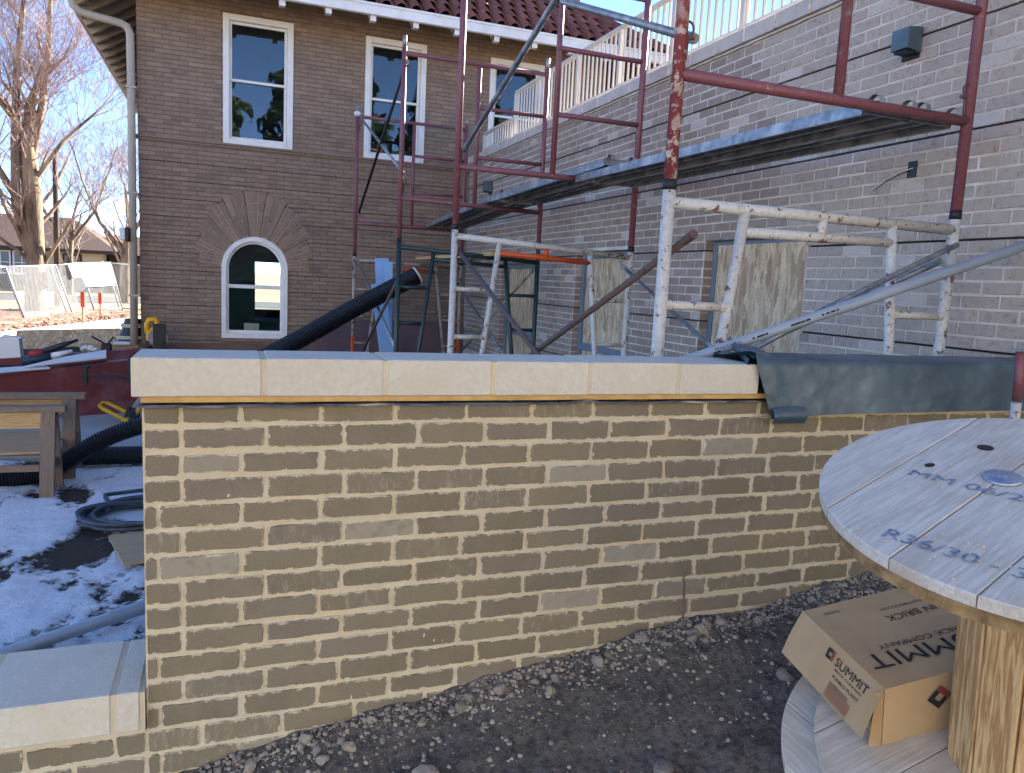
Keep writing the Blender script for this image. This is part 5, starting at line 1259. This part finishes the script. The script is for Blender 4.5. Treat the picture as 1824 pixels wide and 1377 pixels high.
for z, k in ((-1.05, .17), (-.88, .135)): mb = MB(); mb.grid(lambda i, j: (-1.34+(k+.02)*math.cos(i*math.pi/8)+.05*(z+1.22)/.46, 12.2+.15*math.sin(i*math.pi/8), z+.05*j), 16, 1); mb.build('webbing', T['cream'], e)
# stakes
for (x, y, h_, og, lb) in ((-3.28, 20.75, .74, True, 'survey stake with a bright orange top in the mulch'), (-3.42, 24.4, .62, True, 'orange-topped stake farther along the mulch, close to the fence'), (-3.05, 16.2, .30, False, 'short bare timber stake at the mulch edge')):
    e = empty('stake', (x, y, -1.5), lb, 'stake'); mb = MB(); mb.bbox((x-.02, y-.02, -1.52), (x+.02, y+.02, -1.46+h_*.55), .002); mb.build('shaft', T['newlumber'], e)
    if og: mb = MB(); mb.bbox((x-.045, y-.022, -1.459+h_*.55), (x+.045, y+.022, -1.46+h_*1.05), .004); mb.build('flag', pm('orange_flag', lin(236, 92, 40), lin(220, 80, 36), 5, .6), e)

# ================================================================== FENCE, HOUSE, TREES
fb_ = [(-6.6, 18.2), (-4.73, 21.9), (-4.25, 25.2), (-3.9, 26.7), (-3.38, 28.9), (-2.0, 27.3)]; ft_ = [(-7.0, -.30), (-5.12, -.17), (-4.66, -.09), (-4.27, .01), (-3.73, .07), (-2.2, .02)]
fence = empty('chain_link_fence', (-4.4, 24, -1.5), 'leaning temporary chain-link fence panels in the sun beyond the kerb', 'fence')
def fpt(i, h): (x, y), (xt, zt) = fb_[i], ft_[i]; return Vector((x, y, -1.49)).lerp(Vector((xt, y, zt)), h)
mb = None
for i in range(6):
    mb = MB(); mb.tube([fpt(i, -.02), fpt(i, 1.01)], .030, 8); smooth_o(mb.build('post', T['fence'], fence))
for i in range(5):
    for h in (0.03, .99): mb = MB(); mb.tube([fpt(i, h), fpt(i+1, h)], .022, 7); smooth_o(mb.build('rail', T['fence'], fence))
    if i in (1, 3): mb = MB(); mb.tube([fpt(i, 0).lerp(fpt(i+1, 0), .88), fpt(i, 1).lerp(fpt(i+1, 1), .86)], .026, 7); smooth_o(mb.build('post', T['fence'], fence))
    W = (fpt(i+1, 0)-fpt(i, 0)).length; H = 1.45; S = lambda a0, b0: fpt(i, b0/H).lerp(fpt(i+1, b0/H), a0/W); mb = MB(); st_ = .085; k = -H
    while k < W:
        for dr in (0, 1):
            a0, a1 = max(k, 0), min(k+H, W); c0, c1 = a0-k, a1-k
            if a1 > a0:
                p, q = (S(a0, c0), S(a1, c1)) if dr == 0 else (S(W-a0, c0), S(W-a1, c1)); mb.tube([p, q], .0030, 3, False)
        k += st_
    o = mb.build('mesh', T['fence'], fence); o['kind'] = 'stuff'
mb = MB(); nrm = Vector((.6, -.8, 0))
def ban(i, j):
    u, v_ = i/24, j/10; s_ = 2.45+1.50*u; k = min(int(s_), 3); fr_ = s_-k; hb_ = .72-.0*u if u < .3 else .52
    h = 1.0-(1-hb_)*v_; p = fpt(k, h).lerp(fpt(k+1, h), fr_); p += Vector((.05, -.09, 0))*(1+.8*math.sin(u*9+v_*2)*v_); return p
mb.grid(ban, 24, 10); tag(mb.build('banner', T['wplastic'], None, True), 'white sheet hung on the chain-link fence', 'banner')

house = empty('bungalow', (-9, 48, -1.5), 'low brown-roofed bungalow with cream walls beyond the fence', 'house')
HX0, HX1, HY, HYB = -22, -6.3, 46, 56
mb = MB(); mb.lim((HX0, HY, -1.6), (HX1, HYB, .75)); mb.build('wall', T['creamwall'], house)
mb = MB(); mb.add([(HX0-.8, HY-.9, .62), (HX1+.9, HY-.9, .62), (HX1+.9, HYB+.9, .62), (HX0-.8, HYB+.9, .62), (HX0+3, 51, 2.55), (HX1-2.2, 51, 2.55)], [(0, 1, 5, 4), (1, 2, 5), (2, 3, 4, 5), (3, 0, 4), (3, 2, 1, 0)]); mb.build('roof', T['shingle'], house)
mb = MB(); mb.lim((HX0-.82, HY-.93, .50), (HX1+.92, HY-.9, .68)); mb.build('fascia', T['siding'], house)
for (x0, x1, z0, z1) in ((-11.6, -10.55, -.65, .38), (-10.3, -9.3, -.65, .38), (-8.05, -7.35, -.6, .36)):
    wn_ = empty('window', (x0, HY, z0)); wn_.parent = house; del wn_['base']
    mb = MB(); mb.lim((x0-.09, HY-.05, z0-.09), (x1+.09, HY-.001, z1+.09)); mb.build('frame', T['siding' if x0 > -9 else 'wpaint'], wn_)
    mb = MB(); mb.lim((x0, HY-.07, z0), (x1, HY-.052, z1)); mb.build('pane', pm('house_glass', lin(70, 74, 78), lin(90, 92, 92), 1, .1, 0), wn_)
    mb = MB()
    for xx in (x0+(x1-x0)*.33, x0+(x1-x0)*.66): mb.lim((xx-.02, HY-.085, z0), (xx+.02, HY-.071, z1))
    mb.lim((x0, HY-.0845, (z0+z1)/2-.02), (x1, HY-.0712, (z0+z1)/2+.02)); mb.build('glazing_bar', T['wpaint'], wn_)
mb = MB(); mb.lim((-13, HY-.03, -1.6), (-8.9, HY-.0015, .6)); mb.build('dark_siding', T['siding'], house)
gar = empty('garage', (-4.5, 50, -1.5), 'dark garage with brown shingle roof beside the bungalow', 'garage')
mb = MB(); mb.lim((-6.2, 47.5, -1.6), (-1.5, 55, .5)); mb.build('wall', T['siding'], gar)
mb = MB(); mb.add([(-6.7, 46.8, .55), (-1, 46.8, .55), (-1, 56, .55), (-6.7, 56, .55), (-6.7, 51, 1.7), (-1, 51, 1.7)], [(0, 1, 5, 4), (2, 3, 4, 5), (1, 2, 5), (3, 0, 4), (3, 2, 1, 0)]); mb.build('roof', T['shingle'], gar)

def grow(p, d, r, L, depth, thick, thin, rnd, droop=.0, up=.25):
    pts = [p]; rs = [r]; n_ = 4; q = p.copy(); dd = d.copy()
    for i in range(n_):
        dd = (dd+Vector((rnd.uniform(-1, 1), rnd.uniform(-1, 1), rnd.uniform(-.6, 1)))*.17+Vector((0, 0, up*.12-droop))).normalized(); q = q+dd*L/n_; pts.append(q); rs.append(r*(1-.42*(i+1)/n_))
    (thick if r > .03 else thin).append((pts, rs))
    if depth == 0: return
    nb = rnd.randint(2, 3) if r > .03 else rnd.randint(3, 4)
    for k in range(nb):
        t = rnd.uniform(.35, 1.) if k else 1.; idx = min(int(t*n_), n_-1); b_ = pts[idx].lerp(pts[idx+1], t*n_-idx)
        ax = Vector((rnd.uniform(-1, 1), rnd.uniform(-1, 1), rnd.uniform(-.2, .5))).normalized(); nd_ = (dd*(.75 if k else 1.1)+ax*.85).normalized()
        grow(b_, nd_, max(.0042, rs[idx]*rnd.uniform(.38, .62)), L*rnd.uniform(.55, .82), depth-1, thick, thin, rnd, droop, up)
def tree(label, limbs, bark, twig, depth, seed, nseg=9, grp=None, dr=.0):
    rnd = random.Random(seed); e = empty('bare_tree', tuple(limbs[0][0][0]), label, 'tree', grp); thick, thin = [], []
    for (pts, rs, kids) in limbs:
        pts = [Vector(p) for p in pts]; thick.append((pts, rs))
        for k in range(kids):
            t = rnd.uniform(.3, 1.); i = min(int(t*(len(pts)-1)), len(pts)-2); b_ = pts[i].lerp(pts[i+1], t*(len(pts)-1)-i); d0 = (pts[-1]-pts[0]).normalized()
            d = (d0*.5+Vector((rnd.uniform(-1, 1), rnd.uniform(-1, 1), rnd.uniform(.0, .8)))).normalized()
            grow(b_, d, max(.012, rs[i]*rnd.uniform(.18, .34)), rnd.uniform(1.0, 1.9), depth, thick, thin, rnd, dr)
        grow(pts[-1], (pts[-1]-pts[-2]).normalized(), rs[-1]*.8, 1.4, depth, thick, thin, rnd, dr)
    mb = MB()
    for p, r in thick: mb.tube(p, r, nseg, False)
    mb.build('trunk', bark, e, True)
    mb = MB()
    for p, r in thin: mb.tube(p, r, 3, False)
    o = mb.build('crown', twig, e); return e
ty = 25.6
tree('big bare pollarded tree with stripped bark standing behind the fence', [
    ([(-5.28, ty, -1.6), (-5.26, ty, -1.2), (-5.22, ty, .3), (-5.25, ty, 1.9), (-5.36, ty, 3.1), (-5.22, ty, 4.2)], [.38, .28, .24, .24, .25,   .15], 15),
    ([(-5.30, ty, .2), (-5.62, ty-.2, 1.6), (-5.55, ty-.3, 3.4), (-5.52, ty, 5.2), (-5.30, ty+.2, 7.4)], [.14, .12, .11, .09, .06], 18),
    ([(-5.20, ty, 3.0), (-4.95, ty+.1, 4.4), (-4.78, ty+.3, 6.0), (-4.6, ty, 8.2)], [.12, .095, .075, .05], 17),
    ([(-5.45, ty, 1.4), (-6.1, ty-.3, 2.7), (-6.3, ty-.2, 4.9), (-6.1, ty, 7.5)], [.11, .09, .075, .05], 9),
    ([(-5.22, ty, 2.2), (-4.4, ty-.2, 3.4), (-3.6, ty, 4.3)], [.07, .05, .03], 12)], T['bark'], T['twig'], 4, 12)
tree('slim pale bare tree in front of the bungalow roof', [([(-7.0, 41, -1.5), (-6.95, 41, .4), (-6.8, 41, 2.0)], [.16, .13, .09], 10), ([(-6.95, 41, .8), (-7.9, 41, 2.2), (-8.6, 41, 3.8)], [.09, .07, .05], 7), ([(-6.95, 41, .9), (-5.9, 41, 2.4), (-5.3, 41, 4.2)], [.09, .07, .05], 8)], T['bark'], T['twig_pale'], 4, 31, 6)
tree('pale bare tree spreading behind the downspout', [([(-3.9, 34, -1.5), (-3.85, 34, .3), (-3.7, 34, 1.6)], [.22, .18, .12], 8), ([(-3.85, 34, .5), (-4.7, 34, 1.6), (-5.3, 34, 3.2)], [.10, .08, .05], 8), ([(-3.8, 34, .9), (-3.0, 34, 2.2), (-2.6, 34, 4.2)], [.10, .08, .05], 7)], T['bark'], T['twig_pale'], 4, 32, 6)
tree('bare tree rising far behind the garage', [([(-4.0, 58, -1.5), (-4.1, 58, 2.0), (-4.3, 58, 4.0)], [.26, .2, .13], 9), ([(-4.1, 58, 2.2), (-5.6, 58, 4.4), (-6.5, 58, 6.5)], [.13, .1, .06], 8)], T['bark'], T['twig_pale'], 4, 33, 6)
tree('bare tree rising behind the bungalow ridge', [([(-13.2, 60, -1.5), (-13, 60, 3.0), (-12.8, 60, 5.0)], [.3, .24, .16], 10), ([(-13, 60, 2.2), (-11.2, 60, 4.6), (-10.2, 60, 6.8)], [.15, .11, .07], 8)], T['bark'], T['twig_pale'], 4, 34, 6)
mb = MB(); mb.tube([(-5.50, 30, -1.6), (-5.45, 30, 3.6)], [.10, .075], 10); tag(smooth_o(mb.build('utility_pole', T['pole'])), 'brown wooden utility pole beside the big bare tree', 'pole')

# unseen behind camera: pale block added for warm bounce; evergreens mirrored in sash windows
blk = empty('bounce_building', (-7, -12, -1.5), 'long pale stucco building added unseen behind the camera to bounce warm light', 'building')
ST = pm('pale_stucco', lin(218, 208, 188), lin(208, 198, 178), 1.5, .9, .2, 30, .006, kind='World')
mb = MB(); mb.lim((-22, -17, -1.6), (9, -9, 3.9)); mb.build('wall', ST, blk)
mb = MB(); mb.bbox((-22.3, -17.3, 3.9), (9.3, -8.7, 4.15), .03); mb.build('roof', T['conc'], blk)
for k in range(8):
    x = -20.2+3.4*k
    if -2.2 < x < 2.8: continue
    wn_ = empty('window', (x, -10, 0)); wn_.parent = blk; del wn_['base']
    mb = MB(); mb.bbox((x-.08, -9.02, .32), (x+1.08, -8.95, 1.98), .01); mb.build('frame', T['wpaint'], wn_)
    mb = MB(); mb.lim((x, -8.949, .4), (x+1, -8.94, 1.9)); mb.build('pane', pm('block_glass', lin(60, 66, 72), lin(50, 56, 62), 1, .08, 0), wn_)
e_ = empty('dark_reflection_panel', (0, -10, -1.5)); e_.parent = blk; del e_['base']  # unseen dark glazing, added to darken the reflection in the arched window
mb = MB(); mb.bbox((-.7, -9.02, -1.5), (2.7, -8.93, 1.5), .01); mb.build('frame', T['dark'], e_)
for k in range(4): mb = MB(); mb.lim((-.62+.83*k, -8.929, -1.4), (.15+.83*k, -8.92, 1.42)); mb.build('pane', pm('dark_reflection_glass', lin(44, 50, 56), lin(38, 44, 50), 1, .08, 0), e_)
random.seed(41)
for (x, y, h_, r_) in ((-9, -24, 12.6, 4.), (-4.5, -27, 14.4, 4.2), (-.6, -24, 12.6, 4.), (3.4, -25, 13.8, 4.), (7.4, -24, 13.0, 3.8), (11.5, -25, 14., 3.8), (15.5, -26, 14.5, 4.), (-14, -25, 12.4, 4.)):
    e = empty('evergreen_tree', (x, y, -1.5), 'broad dark evergreen standing behind the pale stucco building', 'tree', 'evergreens behind the stucco building')
    mb = MB(); mb.tube([(x, y, -1.6), (x, y, h_*.9-1.5)], [.28, .04], 7); mb.build('trunk', T['bark'], e)
    mb = MB()
    for i in range(2200):
        t = random.random()**.8; z = -.4+t*(h_-1.2); rr = r_*(1-t)**.75*(.35+.65*random.random()**.5)*(1+.25*math.sin(z*3.1)); th = random.random()*6.28
        c = Vector((x+rr*math.cos(th), y+rr*math.sin(th), z)); s_ = .16+.2*random.random(); rot = Euler((random.random()*6, random.random()*6, random.random()*6)).to_matrix()
        mb.add([c+rot @ Vector(q)*s_ for q in ((-1, -.5, 0), (1, -.5, .2), (.6, .7, 0), (-.7, .6, -.2))], [(0, 1, 2, 3)])
    mb.build('crown', T['needle'], e)

# ------------------------------------------------------------------ put every empty at its thing's base, then lift the scene
bpy.context.view_layer.update()
for o in list(sc.objects):
    if 'base' in o.keys():
        bv = Vector(o['base']); del o['base']; o.location = bv
        for c in o.children: c.location = c.location-bv
for o in sc.objects:
    if o.parent is None: o.location.z += LIFT
import OpenImageIO as oiio,numpy as np,sys
im=oiio.ImageBuf('/workdir/render_main.png').get_pixels(oiio.FLOAT)[...,:3]
H,W=im.shape[:2];s=W/1824
pts={'sky_l':(150,150),'sky_l2':(190,330),'sky_top':(1060,8),'coping_front':(560,670),'coping_top':(600,634),'brick':(640,830),'wallavg':(600,900,60),'facade_up':(330,140,25),'facade_lo':(330,330,20),'annex':(1740,330,40),'annex_far':(1000,380,20),'dirt':(950,1300,40),'snow':(100,1030,30),'reel':(1600,880,30),'carton':(1640,1130,20),'glass_up':(460,90,15),'glass_lo':(460,200,15),'membrane':(1600,690,15),'kerb':(100,595,4),'red':(100,700,10)}
for k,v in pts.items():
    r=int((v[2] if len(v)>2 else 6)*s)+1;x,y=int(v[0]*s),int(v[1]*s)
    print(k,(im[max(0,y-r):y+r,max(0,x-r):x+r].reshape(-1,3).mean(0)*255).round().astype(int))
